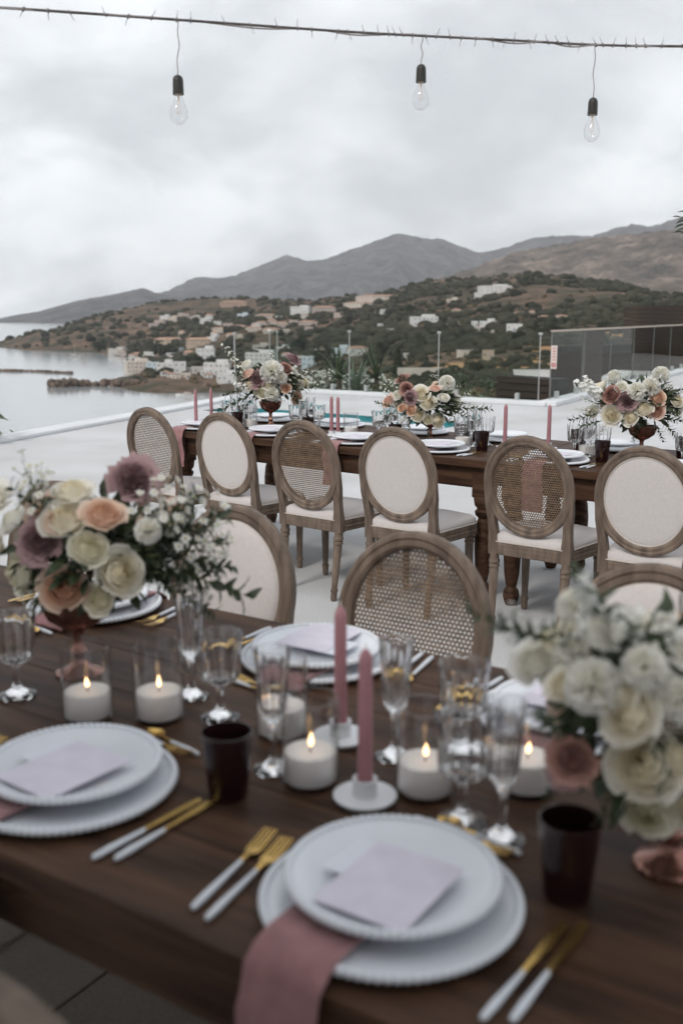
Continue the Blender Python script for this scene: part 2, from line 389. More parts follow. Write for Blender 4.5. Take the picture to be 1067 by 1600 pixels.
# ------------------------------------------------------------------ sea, land, mountains
SEA = -50.0
def vnoise(x, y, seed=0):
    xi = np.floor(x).astype(np.int64); yi = np.floor(y).astype(np.int64); fx = x - xi; fy = y - yi
    fx = fx * fx * (3 - 2 * fx); fy = fy * fy * (3 - 2 * fy)
    def h(a, b_):
        n = (a * 374761393 + b_ * 668265263 + seed * 1442695041) & 0x7fffffff
        n = ((n ^ (n >> 13)) * 1274126177) & 0x7fffffff
        return ((n ^ (n >> 16)) & 0xffff) / 65535.0
    return (h(xi, yi) * (1 - fx) + h(xi + 1, yi) * fx) * (1 - fy) + (h(xi, yi + 1) * (1 - fx) + h(xi + 1, yi + 1) * fx) * fy
def fbm(x, y, octv=5, seed=0):
    s = 0; a = 0.5; 
    for i in range(octv): s = s + a * (vnoise(x, y, seed + i) - 0.5); x = x * 2.03 + 17.1; y = y * 2.03 + 5.3; a *= 0.5
    return s
def py_z(py, Y):                           # height of a point at distance Y seen on picture row py
    v = (800 - py) / F; return H + Y * (v * cP - sP) / (cP + v * sP)
def pa(px): return (px - 533.5) / 1586.0   # picture column -> tangent of the azimuth
KY = [12, 40, 120, 250, 400, 550, 690, 800, 950, 1150, 1400, 1700, 2000, 2400, 2900]
N_ = None
COLS = {  # column: picture rows of the ground at each distance; a float below zero in a tuple is a height in metres
 -420: [(-12,), (-16,), (-36,), (-58,), N_, N_, N_, N_, N_, N_, N_, N_, N_, N_, N_],
 -60: [(-12,), (-16,), (-36,), (-58,), N_, N_, N_, N_, N_, N_, N_, (-54,), N_, N_, N_],
 0:   [(-12,), (-16,), (-36,), (-58,), N_, N_, N_, N_, N_, N_, N_, 532, N_, N_, N_],
 60:  [(-12,), (-16,), (-36,), (-58,), N_, N_, N_, N_, N_, N_, (-52,), 517, 522, N_, N_],
 130: [(-12,), (-16,), (-36,), (-58,), N_, N_, (-52,), (-49.6,), N_, N_, 545, 509, 499, N_, N_],
 180: [(-12,), (-16,), (-36,), (-58,), N_, N_, (-50.2,), 587, (-52,), (-53,), 543, 503, 487, 494, N_],
 250: [(-12,), (-16,), (-36,), (-58,), N_, N_, 600, 578, 566, 557, 540, 500, 474, 482, N_],
 330: [(-12,), (-16,), (-36,), (-58,), N_, N_, 602, 577, 555, 538, 515, 489, 469, 477, N_],
 430: [(-12,), (-15,), (-34,), (-54,), N_, N_, 600, 580, 557, 533, 506, 485, 471, 480, N_],
 550: [(-12,), (-9,), (-13,), 616, 602, 588, 572, 558, 541, 520, 492, 465, 470, 475, N_],
 700: [(-12,), (-8,), 612, 592, 575, 560, 545, 532, 511, 481, 451, 439, 446, 460, N_],
 830: [(-12,), (-7,), 606, 588, 566, 550, 535, 520, 495, 456, 428, 431, 440, 460, N_],
 950: [(-12,), (-6,), 597, 575, 556, 540, 521, 505, 485, 457, 445, 449, 455, 465, N_],
 1067: [(-12,), (-5,), 590, 569, 550, 535, 515, 500, 485, 475, 469, 467, 466, 470, N_],
 1500: [(-12,), (-5,), 585, 562, 540, 520, 500, 490, 480, 470, 460, 455, 455, 460, N_]}
CX = np.array([pa(c) for c in COLS]); CZ = []
for c, row in COLS.items():
    CZ.append([-60.0 if e is None else (e[0] if isinstance(e, tuple) else py_z(e, KY[i])) for i, e in enumerate(row)])
CZ = np.array(CZ); LKY = np.log(np.array(KY, float))
def smooth_interp(x, xs):
    i = np.clip(np.searchsorted(xs, x) - 1, 0, len(xs) - 2); t = np.clip((x - xs[i]) / (xs[i + 1] - xs[i]), 0, 1); return i, t
def land(x, y):
    x = np.asarray(x, float); y = np.asarray(y, float); a = x / y; l = np.log(np.clip(y, 12, 2900))
    i, t = smooth_interp(a, CX); j, s = smooth_interp(l, LKY); t = t * t * (3 - 2 * t) * 0.6 + t * 0.4
    z = (CZ[i, j] * (1 - t) + CZ[i + 1, j] * t) * (1 - s) + (CZ[i, j + 1] * (1 - t) + CZ[i + 1, j + 1] * t) * s
    amp = np.clip((z - SEA + 4) / 14, 0.05, 1) * np.clip(y / 500, 0.05, 1.6)
    z = z + amp * (16 * fbm(x / 190, y / 190, 5, 3) + 3 * fbm(x / 22, y / 22, 3, 9))
    return z
def height_mesh(name, m, av, yv, fn, kind='structure'):
    A, Y = np.meshgrid(av, yv, indexing='ij'); X = A * Y; Z = fn(X, Y)
    V = np.stack([X, Y, Z], -1).reshape(-1, 3); na, ny = len(av), len(yv)
    i, j = np.meshgrid(np.arange(na - 1), np.arange(ny - 1), indexing='ij'); q = (i * ny + j).ravel()
    Fc = np.stack([q, q + ny, q + ny + 1, q + 1], -1)
    me = bpy.data.meshes.new(name); me.from_pydata(V.tolist(), [], Fc.tolist()); me.materials.append(m)
    me.polygons.foreach_set('use_smooth', [True] * len(me.polygons)); me.update()
    return tag(ob(name, me), kind=kind)
def earth_mat(name, cols, scale, bscale, bstr, dist):
    m = bpy.data.materials.new(name); m.use_nodes = True; t = m.node_tree; p = t.nodes['Principled BSDF']
    p.inputs['Roughness'].default_value = 0.95; p.inputs['Specular IOR Level'].default_value = 0.1
    co = t.nodes.new('ShaderNodeTexCoord'); n1 = t.nodes.new('ShaderNodeTexNoise'); n1.inputs['Scale'].default_value = scale; n1.inputs['Detail'].default_value = 9; n1.inputs['Roughness'].default_value = 0.62
    t.links.new(co.outputs['Object'], n1.inputs['Vector'])
    r = t.nodes.new('ShaderNodeValToRGB'); e = r.color_ramp.elements
    while len(e) < len(cols): e.new(0.5)
    for k, (pos, c) in enumerate(cols): e[k].position = pos; e[k].color = (*c, 1)
    n3 = t.nodes.new('ShaderNodeTexNoise'); n3.inputs['Scale'].default_value = scale * 6; n3.inputs['Detail'].default_value = 6; n3.inputs['Roughness'].default_value = 0.65
    t.links.new(co.outputs['Object'], n3.inputs['Vector']); ma = t.nodes.new('ShaderNodeMath'); ma.operation = 'MULTIPLY_ADD'; ma.inputs[1].default_value = 0.55; t.links.new(n3.outputs['Fac'], ma.inputs[0])
    mb = t.nodes.new('ShaderNodeMath'); mb.operation = 'SUBTRACT'; mb.inputs[1].default_value = 0.275; t.links.new(n1.outputs['Fac'], mb.inputs[0]); t.links.new(mb.outputs[0], ma.inputs[2])
    t.links.new(ma.outputs[0], r.inputs[0]); t.links.new(r.outputs[0], p.inputs['Base Color'])
    n2 = t.nodes.new('ShaderNodeTexNoise'); n2.inputs['Scale'].default_value = bscale; n2.inputs['Detail'].default_value = 6
    t.links.new(co.outputs['Object'], n2.inputs['Vector'])
    bp = t.nodes.new('ShaderNodeBump'); bp.inputs['Strength'].default_value = bstr; bp.inputs['Distance'].default_value = dist
    t.links.new(n2.outputs['Fac'], bp.inputs['Height']); t.links.new(bp.outputs[0], p.inputs['Normal']); return m
M['land'] = earth_mat('scrub earth', [(0.30, (0.030, 0.036, 0.022)), (0.42, (0.055, 0.053, 0.034)), (0.52, (0.105, 0.075, 0.055)), (0.66, (0.17, 0.115, 0.082)), (0.8, (0.23, 0.155, 0.10))], 0.016, 0.1, 0.6, 2.0)
land_o = height_mesh('hillside', M['land'], np.linspace(-0.62, 0.66, 420), np.exp(np.linspace(math.log(12), math.log(2900), 330)), land)
def ridge(name, sky_, Yc, depth_f, depth_b, amp, m, na=260, ny=70, base=SEA - 12, seed=0, power=0.8, nsc=900):
    xs = np.array([pa(c) for c, _ in sky_]); zs = np.array([py_z(r, Yc) for _, r in sky_])
    yv = np.concatenate([np.linspace(Yc - depth_f, Yc, int(ny * .75)), np.linspace(Yc, Yc + depth_b, int(ny * .25) + 1)[1:]])
    def fn(X, Y):
        a = X / Y; zc = np.interp(a, xs, zs)
        t = np.where(Y <= Yc, np.clip((Y - (Yc - depth_f)) / depth_f, 0, 1), np.clip(1 - (Y - Yc) / depth_b, 0, 1))
        prof = t ** power * (0.35 + 0.65 * t)
        n = fbm(X / nsc, Y / nsc, 6, seed) ; rn = 1 - np.abs(fbm(X / (nsc * .5), Y / (nsc * 1.3), 4, seed + 5)) * 4
        w = np.clip(t * 3, 0, 1) * (1 - t ** 8 * 0.9)
        zc = zc + amp * .16 * fbm(a * 260, a * 0 + seed, 4, seed + 3) * np.clip((zc - base) / 200, 0, 1)
        return base + (np.maximum(zc, base) - base) * prof + amp * w * (n * 1.8 + 0.65 * (rn - 0.7)) * np.clip((zc - base) / 300, 0.05, 1)
    return height_mesh(name, m, np.linspace(xs[0], xs[-1], na), yv, fn)
M['mount'] = earth_mat('mountain rock', [(0.36, (0.045, 0.048, 0.050)), (0.5, (0.078, 0.076, 0.076)), (0.64, (0.125, 0.115, 0.108))], 0.005, 0.006, 1.0, 160.0)
M['brown'] = earth_mat('dry mountain slope', [(0.36, (0.050, 0.050, 0.042)), (0.46, (0.105, 0.085, 0.070)), (0.55, (0.145, 0.118, 0.10)), (0.66, (0.26, 0.205, 0.165))], 0.0075, 0.02, 0.8, 30.0)
ridge('mountain', [(-60, 512), (25, 492), (60, 487), (120, 470), (160, 463), (215, 452), (228, 450), (245, 458), (300, 468), (400, 480), (520, 492)], 6500, 1500, 1200, 60, M['mount'], seed=11, na=160, nsc=600)
ridge('mountain', [(150, 500), (200, 478), (245, 460), (270, 452), (300, 436), (312, 432), (345, 437), (372, 429), (410, 411), (440, 400), (452, 399), (480, 408), (510, 403), (560, 385), (600, 369), (612, 365), (628, 364), (660, 371), (690, 372), (715, 382), (742, 393), (790, 384), (830, 371), (880, 369), (920, 370), (950, 360), (980, 352), (1010, 355), (1040, 345), (1067, 337), (1200, 310), (1500, 300)], 10000, 4200, 2500, 240, M['mount'], na=340, ny=120, seed=2, nsc=1500)
ridge('mountain', [(560, 492), (640, 455), (680, 437), (740, 418), (775, 404), (800, 395), (860, 383), (920, 372), (1000, 364), (1067, 357), (1250, 335), (1500, 330)], 4200, 2300, 1200, 130, M['brown'], na=240, ny=100, seed=23, nsc=800)
b = MB(); R = 20000; b.add([(-R, -R, SEA), (R, -R, SEA), (R, R, SEA), (-R, R, SEA)], [(0, 1, 2, 3)])
sea = tag(b.build('sea', mat('sea', (0.28, 0.305, 0.315), 0.12, spec=0.8, bump=0.3, bscale=0.22, bdist=0.2, stretch=(1, 0.35, 1)), smooth=False), kind='structure')  # base colour lightened to carry the reflection of the bright sky

# scrub on the hillside: far too many to count
def ico(level):
    bm = bmesh.new(); bmesh.ops.create_icosphere(bm, subdivisions=level, radius=1.0)
    v = np.array([tuple(q.co) for q in bm.verts]); f = np.array([[w.index for w in q.verts] for q in bm.faces]); bm.free(); return v, f
IV, IF = ico(2)
rg = np.random.default_rng(5)
def scatter(name, n, m, ymin, ymax, amin, amax, rmin, rmax, thr, flat, label, seed):
    P = []
    while len(P) < n:
        k = 6000; a = rg.uniform(amin, amax, k); y = np.exp(rg.uniform(math.log(ymin), math.log(ymax), k)); x = a * y
        z = land(x, y); dn = fbm(x / 120, y / 120, 4, seed) + 0.35 * fbm(x / 30, y / 30, 2, seed + 7)
        ok = (z > SEA + 2.5) & (dn > thr + rg.normal(0, .06, k))
        P += list(zip(x[ok], y[ok], z[ok]))
    P = np.array(P[:n]); nv = len(IV)
    r = (rmin + (rmax * 1.25 - rmin) * rg.random(n) ** 1.7) * np.clip(P[:, 1] / 700, 0.45, 1.3)
    dis = 1 + 0.38 * (rg.random((n, nv)) - 0.5)
    V = IV[None] * dis[..., None] * r[:, None, None] * np.array([1, 1, flat])[None, None] * (1 + 0.3 * (rg.random((n, 1, 3)) - .5)) + P[:, None, :] + np.array([0, 0, 0.25])[None, None] * r[:, None, None]
    Fc = IF[None] + (np.arange(n) * nv)[:, None, None]
    me = bpy.data.meshes.new(name); V = V.reshape(-1, 3); Fc = Fc.reshape(-1, 3)
    me.vertices.add(len(V)); me.vertices.foreach_set('co', V.ravel()); me.loops.add(Fc.size); me.loops.foreach_set('vertex_index', Fc.ravel().astype(np.int32))
    me.polygons.add(len(Fc)); me.polygons.foreach_set('loop_start', np.arange(0, Fc.size, 3, dtype=np.int32)); me.polygons.foreach_set('loop_total', np.full(len(Fc), 3, np.int32))
    me.update(); me.validate(); me.materials.append(m)
    return tag(ob(name, me), label, 'scrub', kind='stuff')
M['scrub'] = mat('scrub', (0.019, 0.022, 0.015), 0.9, col2=(0.060, 0.058, 0.040), vscale=0.06, detail=5, spec=0.1)
scatter('scrub', 9500, M['scrub'], 110, 2300, -0.36, 0.42, 1.6, 4.6, -0.03, 0.72, 'dark green scrub dotted over the dry hillside', 40)
scatter('scrub', 1500, mat('dry scrub', (0.06, 0.05, 0.03), 0.95, col2=(0.15, 0.11, 0.07), vscale=0.05, spec=0.1), 110, 1900, -0.36, 0.42, 1.0, 2.6, -0.2, 0.6, 'dry brown brush between the green bushes on the hillside', 77)

# ------------------------------------------------------------------ haze
b = MB(); b.box((0, 0, (SEA - 1 + 1900) / 2), (2 * R + 600, 2 * R + 600, 1900 - SEA + 1))
hz = bpy.data.materials.new('haze'); hz.use_nodes = True; t = hz.node_tree; t.nodes.clear()
o_ = t.nodes.new('ShaderNodeOutputMaterial'); pv = t.nodes.new('ShaderNodeVolumePrincipled')
pv.inputs['Color'].default_value = (0.88, 0.92, 0.98, 1); pv.inputs['Density'].default_value = 4.5e-5; pv.inputs['Anisotropy'].default_value = 0.0
t.links.new(pv.outputs[0], o_.inputs['Volume'])
tag(b.build('haze', hz, smooth=False), kind='stuff')

# ------------------------------------------------------------------ the town: houses one by one
def ground_at(px, py, y0=90, y1=2600):     # first point of the hillside seen on this picture position
    ys = np.exp(np.linspace(math.log(y0), math.log(y1), 500)); xs = pa(px) * ys
    z = land(xs, ys); want = np.array([py_z(py, Y) for Y in ys])
    k = np.where((z >= want) & (z > SEA + 0.5))[0]
    if len(k) == 0:
        k = np.where(z > SEA + 1.0)[0]; 
        if len(k) == 0: return None
        k = [k[np.argmin(np.abs(z[k] - want[k]))]]
    k = k[0]; return Vector((xs[k], ys[k], float(z[k])))
WALLS = {'w': (0.60, 0.60, 0.585), 'c': (0.56, 0.50, 0.44), 'o': (0.44, 0.36, 0.285), 'b': (0.50, 0.57, 0.62), 'g': (0.47, 0.45, 0.42), 'p': (0.44, 0.375, 0.34), 't': (0.40, 0.29, 0.225)}
WM = {k: mat('house paint ' + k, c, 0.85, var=0.07, vscale=0.3, spec=0.2) for k, c in WALLS.items()}
ROOFM = mat('clay tiles', (0.36, 0.23, 0.165), 0.9, var=0.2, vscale=0.8); PARAM = mat('roof screed', (0.56, 0.53, 0.49), 0.9, var=0.1, vscale=0.5)
WINM = mat('shuttered window', (0.09, 0.09, 0.095), 0.4); DOORM = mat('painted door', (0.13, 0.16, 0.19), 0.6)
wb = MB(); wb.box((0, 0, 0), (1, 0.16, 1)); WIN_ME = wb.mesh('window', WINM, False)
db = MB(); db.box((0, 0, 0), (1, 0.16, 1)); DOOR_ME = db.mesh('door', DOORM, False)
CN = {'w': 'white', 'c': 'cream', 'o': 'ochre', 'b': 'pale blue', 'g': 'grey', 'p': 'pinkish', 't': 'terracotta'}
rh = random.Random(11)
HOUSES = [ # px, base row, width px, height px, wall, roof, where
 (212, 583, 36, 23, 'c', 'f', 'three storey cream house on the harbour front'), (182, 582, 24, 12, 'g', 'f', 'low grey house at the seaward end of the harbour front'),
 (236, 581, 18, 19, 'b', 'f', 'pale blue house beside the three storey cream house'), (256, 583, 26, 20, 'w', 'f', 'white house in the middle of the harbour front'),
 (279, 584, 18, 24, 'w', 'f', 'tall narrow white house on the harbour front'), (308, 585, 18, 15, 'g', 'f', 'small grey house near the right end of the harbour front'),
 (338, 586, 38, 22, 'w', 'f', 'wide white house at the right end of the harbour front'), (352, 599, 30, 18, 'w', 'f', 'white house lowest by the water near the flowers'),
 (213, 559, 12, 8, 't', 'h', 'small terracotta house behind the cream three storey house'), (262, 541, 40, 13, 'o', 'h', 'long ochre hotel with tan roof above the harbour'),
 (309, 540, 36, 12, 'o', 'h', 'second long ochre hotel above the harbour, right one'), (320, 560, 27, 19, 'w', 'f', 'white house with stepped roof above the harbour street'),
 (251, 549, 13, 9, 'c', 'f', 'tiny cream house below the long ochre hotel'), (277, 551, 16, 9, 'b', 'f', 'tiny blue house below the gap of the hotels'),
 (293, 561, 15, 13, 'p', 'h', 'pinkish house behind the tall narrow white house'), (195, 568, 14, 9, 'p', 'f', 'small pinkish house behind the low grey harbour house'),
 (232, 559, 15, 10, 'w', 'f', 'small white house in the second row of the harbour'), (330, 533, 14, 8, 'w', 'f', 'small white house right of the ochre hotels'),
 (470, 491, 28, 14, 'w', 'f', 'boxy white house on the ridge above the left bouquet'), (506, 489, 32, 9, 'p', 'h', 'low pinkish house on the ridge right of the boxy white one'),
 (590, 470, 62, 9, 'c', 'h', 'very long hotel with tan roof high on the ridge'), (562, 479, 42, 7, 'c', 'h', 'long low building just below the ridge hotel'),
 (662, 510, 38, 18, 'w', 'f', 'wide white terraced house halfway up the hill'), (417, 499, 30, 7, 'p', 'h', 'long house with tan roof left of the boxy white house'),
 (439, 511, 25, 7, 'p', 'h', 'low house with tan roof below the long tan roof'), (396, 518, 22, 8, 'c', 'h', 'low tan roofed house above the left bouquet'),
 (424, 521, 25, 8, 'c', 'h', 'low tan roofed house directly above the mauve rose'), (459, 508, 13, 9, 'p', 'f', 'small pinkish house under the boxy white house'),
 (482, 509, 28, 8, 'p', 'h', 'long low pink house under the boxy white house'), (408, 509, 16, 7, 'p', 'h', 'small tan house between the low tan roofs'),
 (533, 557, 25, 16, 'b', 'f', 'pale blue house right of the left bouquet'), (558, 555, 27, 13, 'w', 'h', 'white house adjoining the pale blue one'),
 (407, 572, 42, 26, 'w', 'f', 'large white house right behind the left bouquet'), (482, 573, 22, 20, 'b', 'f', 'blue grey house just right of the left bouquet'),
 (407, 549, 24, 11, 'g', 'f', 'grey house above the large white house behind the bouquet'), (441, 551, 22, 11, 'w', 'f', 'white house above the bouquet, third of its row'),
 (611, 520, 11, 7, 'w', 'f', 'tiny white house below the very long hotel'), (592, 521, 7, 6, 'w', 'f', 'tiniest white hut on the middle of the hill'),
 (771, 457, 46, 12, 'w', 'f', 'long white villa highest on the right hill'), (750, 468, 19, 12, 'w', 'f', 'white villa below the highest one on the right hill'),
 (762, 510, 24, 9, 'w', 'f', 'white house on the middle of the right hill'), (804, 518, 23, 14, 'w', 'f', 'tall white house on the right hill by the trees'),
 (706, 513, 24, 8, 'c', 'f', 'cream house right of the wide white terraced one'), (851, 502, 17, 8, 'w', 'h', 'white house with arched roof at the foot of the right hill'),
 (876, 501, 18, 8, 'w', 'h', 'rightmost white house at the foot of the right hill'), (819, 496, 30, 6, 'c', 'h', 'low cream house above the arched white ones'),
 (754, 522, 11, 6, 'w', 'f', 'small white shed below the middle white house'), (777, 522, 17, 6, 'g', 'f', 'grey shed below the middle white house'),
 (706, 473, 17, 6, 'c', 'f', 'small cream house high on the left of the right hill'), (731, 560, 26, 14, 'c', 'f', 'cream house in the ochre fields'),
 (764, 562, 17, 18, 'o', 'f', 'ochre house standing in the ochre fields'), (250, 507, 15, 8, 'p', 'f', 'leftmost pale house of the upper hillside row'),
 (270, 502, 15, 8, 'c', 'f', 'second pale house of the upper hillside row'), (289, 500, 14, 8, 'p', 'f', 'third pale house of the upper hillside row'),
 (305, 502, 14, 9, 'c', 'f', 'fourth pale house of the upper hillside row'), (321, 506, 16, 9, 'w', 'f', 'brightest pale house ending the upper hillside row'),
 (365, 479, 38, 7, 't', 'h', 'long terracotta building on the left ridge line'), (345, 519, 26, 7, 'c', 'h', 'leftmost tan roof of the row above the bouquet'),
 (371, 516, 28, 7, 'g', 'h', 'pale roofed house second in the row above the bouquet'), (380, 498, 16, 8, 'b', 'f', 'pale blue house on the upper left hill'),
 (640, 560, 18, 9, 'g', 'f', 'small grey house at the edge of the ochre fields'), (500, 553, 16, 9, 'w', 'f', 'small white house left of the pale blue one')]
for (x0, x1, y0_, y1_, n, lab) in ((172, 352, 556, 594, 34, 'packed into the harbour quarter'), (372, 500, 538, 572, 14, 'on the slope behind the left bouquet'), (236, 500, 494, 530, 22, 'on the upper left slope'), (520, 880, 486, 530, 9, 'in the scrub of the right slope')):
    for k, hx in enumerate(sorted(rh.uniform(x0, x1) for _ in range(n))):
        wc = rh.choice('wwcgpw'); rf = rh.choice('fffh'); od = '%d%s' % (k + 1, {1: 'st', 2: 'nd', 3: 'rd'}.get((k + 1) % 10 if not 10 < k + 1 < 14 else 0, 'th'))
        HOUSES.append((hx, rh.uniform(y0_, y1_), rh.uniform(7, 14), rh.uniform(5, 10), wc, rf, 'tiny %s %s house, %s from the left %s' % (CN[wc], 'flat topped' if rf == 'f' else 'tile roofed', od, lab)))
for (px, py, wpx, hpx, wc, rf, where) in HOUSES:
    g = ground_at(px, py)
    if g is None: continue
    dist = g.y * 1.02; w = wpx * dist / F; h = hpx * .74 * dist / F; dp = max(5.0, w * rh.uniform(.55, .8)); ry = rh.uniform(-.35, .35)
    t = thing('house', where, 'house', g, ry, 'houses of the seaside town')
    b = MB(); b.box((0, 0, h / 2 - 2), (w, dp, h + 4))
    if w > 12 and rf == 'f': b.box((w * .2, dp * .1, h + 1.2), (w * .45, dp * .6, 2.4))
    if rf == 'f': 
        for sx in (-1, 1): b.box((sx * (w / 2 - .1), 0, h + .25), (.21, dp, .5))
        b.box((0, -dp / 2 + .1, h + .25), (w - .42, .21, .5))
    b.build('wall', WM[wc], t, False)
    if rf == 'f': b = MB(); b.box((0, 0, h + .04), (w - .5, dp - .5, .08)); b.build('roof', PARAM, t, False)
    else:
        e = .5; rhh = min(h * .35, 2.6); b = MB()
        b.add([(-w/2 - e, -dp/2 - e, h), (w/2 + e, -dp/2 - e, h), (w/2 + e, dp/2 + e, h), (-w/2 - e, dp/2 + e, h), (-w/2 + dp * .3, 0, h + rhh), (w/2 - dp * .3, 0, h + rhh)], [(0, 1, 5, 4), (1, 2, 5), (2, 3, 4, 5), (3, 0, 4), (3, 2, 1, 0)])
        b.build('roof', ROOFM, t, False)
    nf = max(1, int(h / 3.1)); nw = max(2, min(7, int(w / 3.4)))
    for fl in range(nf):
        for k in range(nw):
            x = -w / 2 + (k + .5) * w / nw; z = (fl + .55) * h / nf
            if fl == 0 and k == nw // 2: o = ob('door', DOOR_ME, t, (x, -dp / 2, 1.05), None, (1.1, 1, 2.1))
            else: o = ob('window', WIN_ME, t, (x + rh.uniform(-.5, .5), -dp / 2, z), None, (rh.uniform(.8, 1.3), 1, rh.uniform(.9, 1.4)))
# harbour works and boats
def seap(px, py): return at(px, py, SEA)
M['rock'] = mat('sea rock', (0.07, 0.055, 0.042), 0.9, col2=(0.17, 0.12, 0.09), vscale=0.25, bump=0.6, bscale=0.5, bdist=1.0)
def rubble(name, pts, wid, hgt, label, cat, m, seed=1):
    t = thing(name, label, cat, pts[0])
    # boulders as low icospheres
    b2 = MB(); V1, F1 = ico(1); r = random.Random(seed)
    for A, B in zip(pts, pts[1:]):
        n = max(3, int((B - A).length / (wid * .30)))
        for k in range(n):
            for _ in range(3):
                q = A.lerp(B, (k + r.random()) / n) - pts[0]; s = wid * r.uniform(.2, .4)
                o3 = q + Vector((r.uniform(-.4, .4) * wid, r.uniform(-.4, .4) * wid, r.uniform(-.1, .55) * hgt))
                b2.add([Vector(v) * s * r.uniform(.75, 1.15) + o3 for v in V1], F1.tolist())
    o = b2.build('boulders', m, t, False); o['kind'] = 'stuff'; return t
rubble('breakwater', [seap(2, 580), seap(60, 581), seap(112, 584)], 5, 2.0, 'long dark rubble breakwater reaching out into the bay', 'breakwater', M['rock'], 4)
rubble('rocky_shore', [seap(78, 605), seap(110, 604), seap(150, 603), seap(200, 604), seap(260, 606), seap(330, 610)], 9, 6.5, 'brown rocks along the foot of the harbour', 'rocks', M['rock'], 5)
A, B = seap(135, 597), seap(335, 602)
o = strip('quay', A, B, 26, 5.6, 14, mat('quay concrete', (0.46, 0.46, 0.44), 0.85, var=0.12, vscale=.15), SEA - 1); tag(o, 'pale concrete quay in front of the harbour houses', 'quay')
def boat(px, py, Lpx, sail, label, yaw):
    p = seap(px, py); L = Lpx * p.y / F; t = thing('boat', label, 'boat', p, yaw)
    b = MB(); sec = []
    for k in range(9):
        s = k / 8; w = L * .15 * math.sin(math.pi * (s * .82 + .16)) ** .7 if k < 8 else .02; z1 = L * (.09 + .05 * s * s)
        sec.append([(L * (s - .5), -w, z1), (L * (s - .5), -w * .7, -.2), (L * (s - .5), w * .7, -.2), (L * (s - .5), w, z1)])
    for A_, B_ in zip(sec, sec[1:]):
        b.add(A_ + B_, [(0, 1, 5, 4), (1, 2, 6, 5), (2, 3, 7, 6), (3, 0, 4, 7)])
    b.add(sec[0], [(0, 3, 2, 1)])
    b.build('hull', WM['w'] if not sail else WM['g'], t)
    b = MB(); b.box((-L * .08, 0, L * .16), (L * .32, L * .16, L * .1), bev=L * .02); c = b.build('cabin', WM['w'] if sail else WM['p'], t, False)
    b = MB(); b.box((-L * .08, -L * .081, L * .17), (L * .2, .05, L * .035)); b.build('window', WINM, c, False)
    if sail:
        b = MB(); b.tube([(L * .06, 0, L * .1), (L * .06, 0, L * 1.15)], L * .008, 6); b.build('mast', WM['g'], t)
        b = MB(); b.tube([(L * .06, 0, L * .26), (-L * .38, 0, L * .26)], L * .012, 6); b.build('boom', WM['g'], t)
boat(117, 558, 17, True, 'small grey sailing boat moored in the bay', .2)
boat(291, 620, 34, False, 'white motor boat moored below the harbour rocks', 2.9)
b = MB(); b.box((0, 0, 0), (26, 1.2, 6.0)); g = ground_at(672, 588)
o = b.build('stone_wall', WM['g'], smooth=False); o.location = g + Vector((0, 0, .4)); tag(o, 'low grey concrete wall beside the ochre fields', 'wall')
# ochre fields
M['field'] = earth_mat('ochre stubble', [(0.3, (0.22, 0.135, 0.07)), (0.55, (0.36, 0.22, 0.11)), (0.75, (0.44, 0.28, 0.15))], 0.05, 0.3, 0.4, 1.0)
def field(cells, seed):
    b = MB()
    ys = np.exp(np.linspace(math.log(cells[2]), math.log(cells[3]), 26)); av = np.linspace(pa(cells[0]), pa(cells[1]), 40)
    Am, Ym = np.meshgrid(av, ys, indexing='ij'); e = fbm(Am * 40, np.log(Ym) * 9, 3, seed)
    tt = (Ym - cells[2]) / (cells[3] - cells[2]); ss = (Am - av[0]) / (av[-1] - av[0])
    inside = (np.minimum(np.minimum(tt, 1 - tt) * 2, np.minimum(ss, 1 - ss) * 3) + e * .8) > .12
    X = Am * Ym; Z = land(X, Ym) + 0.45; V = np.stack([X, Ym, Z], -1).reshape(-1, 3).tolist(); n = len(ys)
    fs = [(i * n + j, (i + 1) * n + j, (i + 1) * n + j + 1, i * n + j + 1) for i in range(39) for j in range(25) if inside[i, j] and inside[i + 1, j + 1]]
    b.add(V, fs); tag(b.build('field', M['field']), kind='structure')
field((580, 1010, 330, 540), 3); field((560, 720, 210, 310), 5); field((820, 1010, 600, 740), 8)

# ------------------------------------------------------------------ trees and plants
def leaf_ball(n, rx, rz, L, W, seed, mi=0, b=None, clumps=14):
    r = random.Random(seed); b = b or MB(); cs = []
    for _ in range(clumps):
        d = Vector((r.gauss(0, 1), r.gauss(0, 1), r.gauss(0, .9))).normalized() * r.uniform(.35, .85); cs.append(d)
    for i in range(n):
        c = r.choice(cs); q = c + Vector((r.gauss(0, .17), r.gauss(0, .17), r.gauss(0, .17)))
        d = (q + Vector((r.gauss(0, .5), r.gauss(0, .5), r.gauss(0, .5)))).normalized()
        b.leaf((q.x * rx, q.y * rx, q.z * rz), d, L * r.uniform(.6, 1.2), W, (r.gauss(0, 1), r.gauss(0, 1), 1.2), mi)
    return b
BARK = mat('bark', (0.085, 0.062, 0.045), 0.9, var=0.3, vscale=3)
CROWN = [leaf_ball(420, 1, .8, .42, .2, s).mesh('crown', mat('tree crown %d' % s, c, .8, col2=c2, vscale=1.5), False) for s, c, c2 in ((1, (0.02, 0.028, 0.014), (0.05, 0.058, 0.03)), (2, (0.028, 0.034, 0.02), (0.066, 0.07, 0.04)))]
tb = MB(); tb.tube([(0, 0, -.8), (.05, 0, .4), (-.02, .04, 1.1)], [.11, .085, .05], 7); tb.tube([(.04, 0, .35), (.4, .1, .9)], [.06, .025], 6); tb.tube([(.03, 0, .5), (-.35, -.1, 1.0)], [.05, .02], 6)
TRUNK = tb.mesh('trunk', BARK)
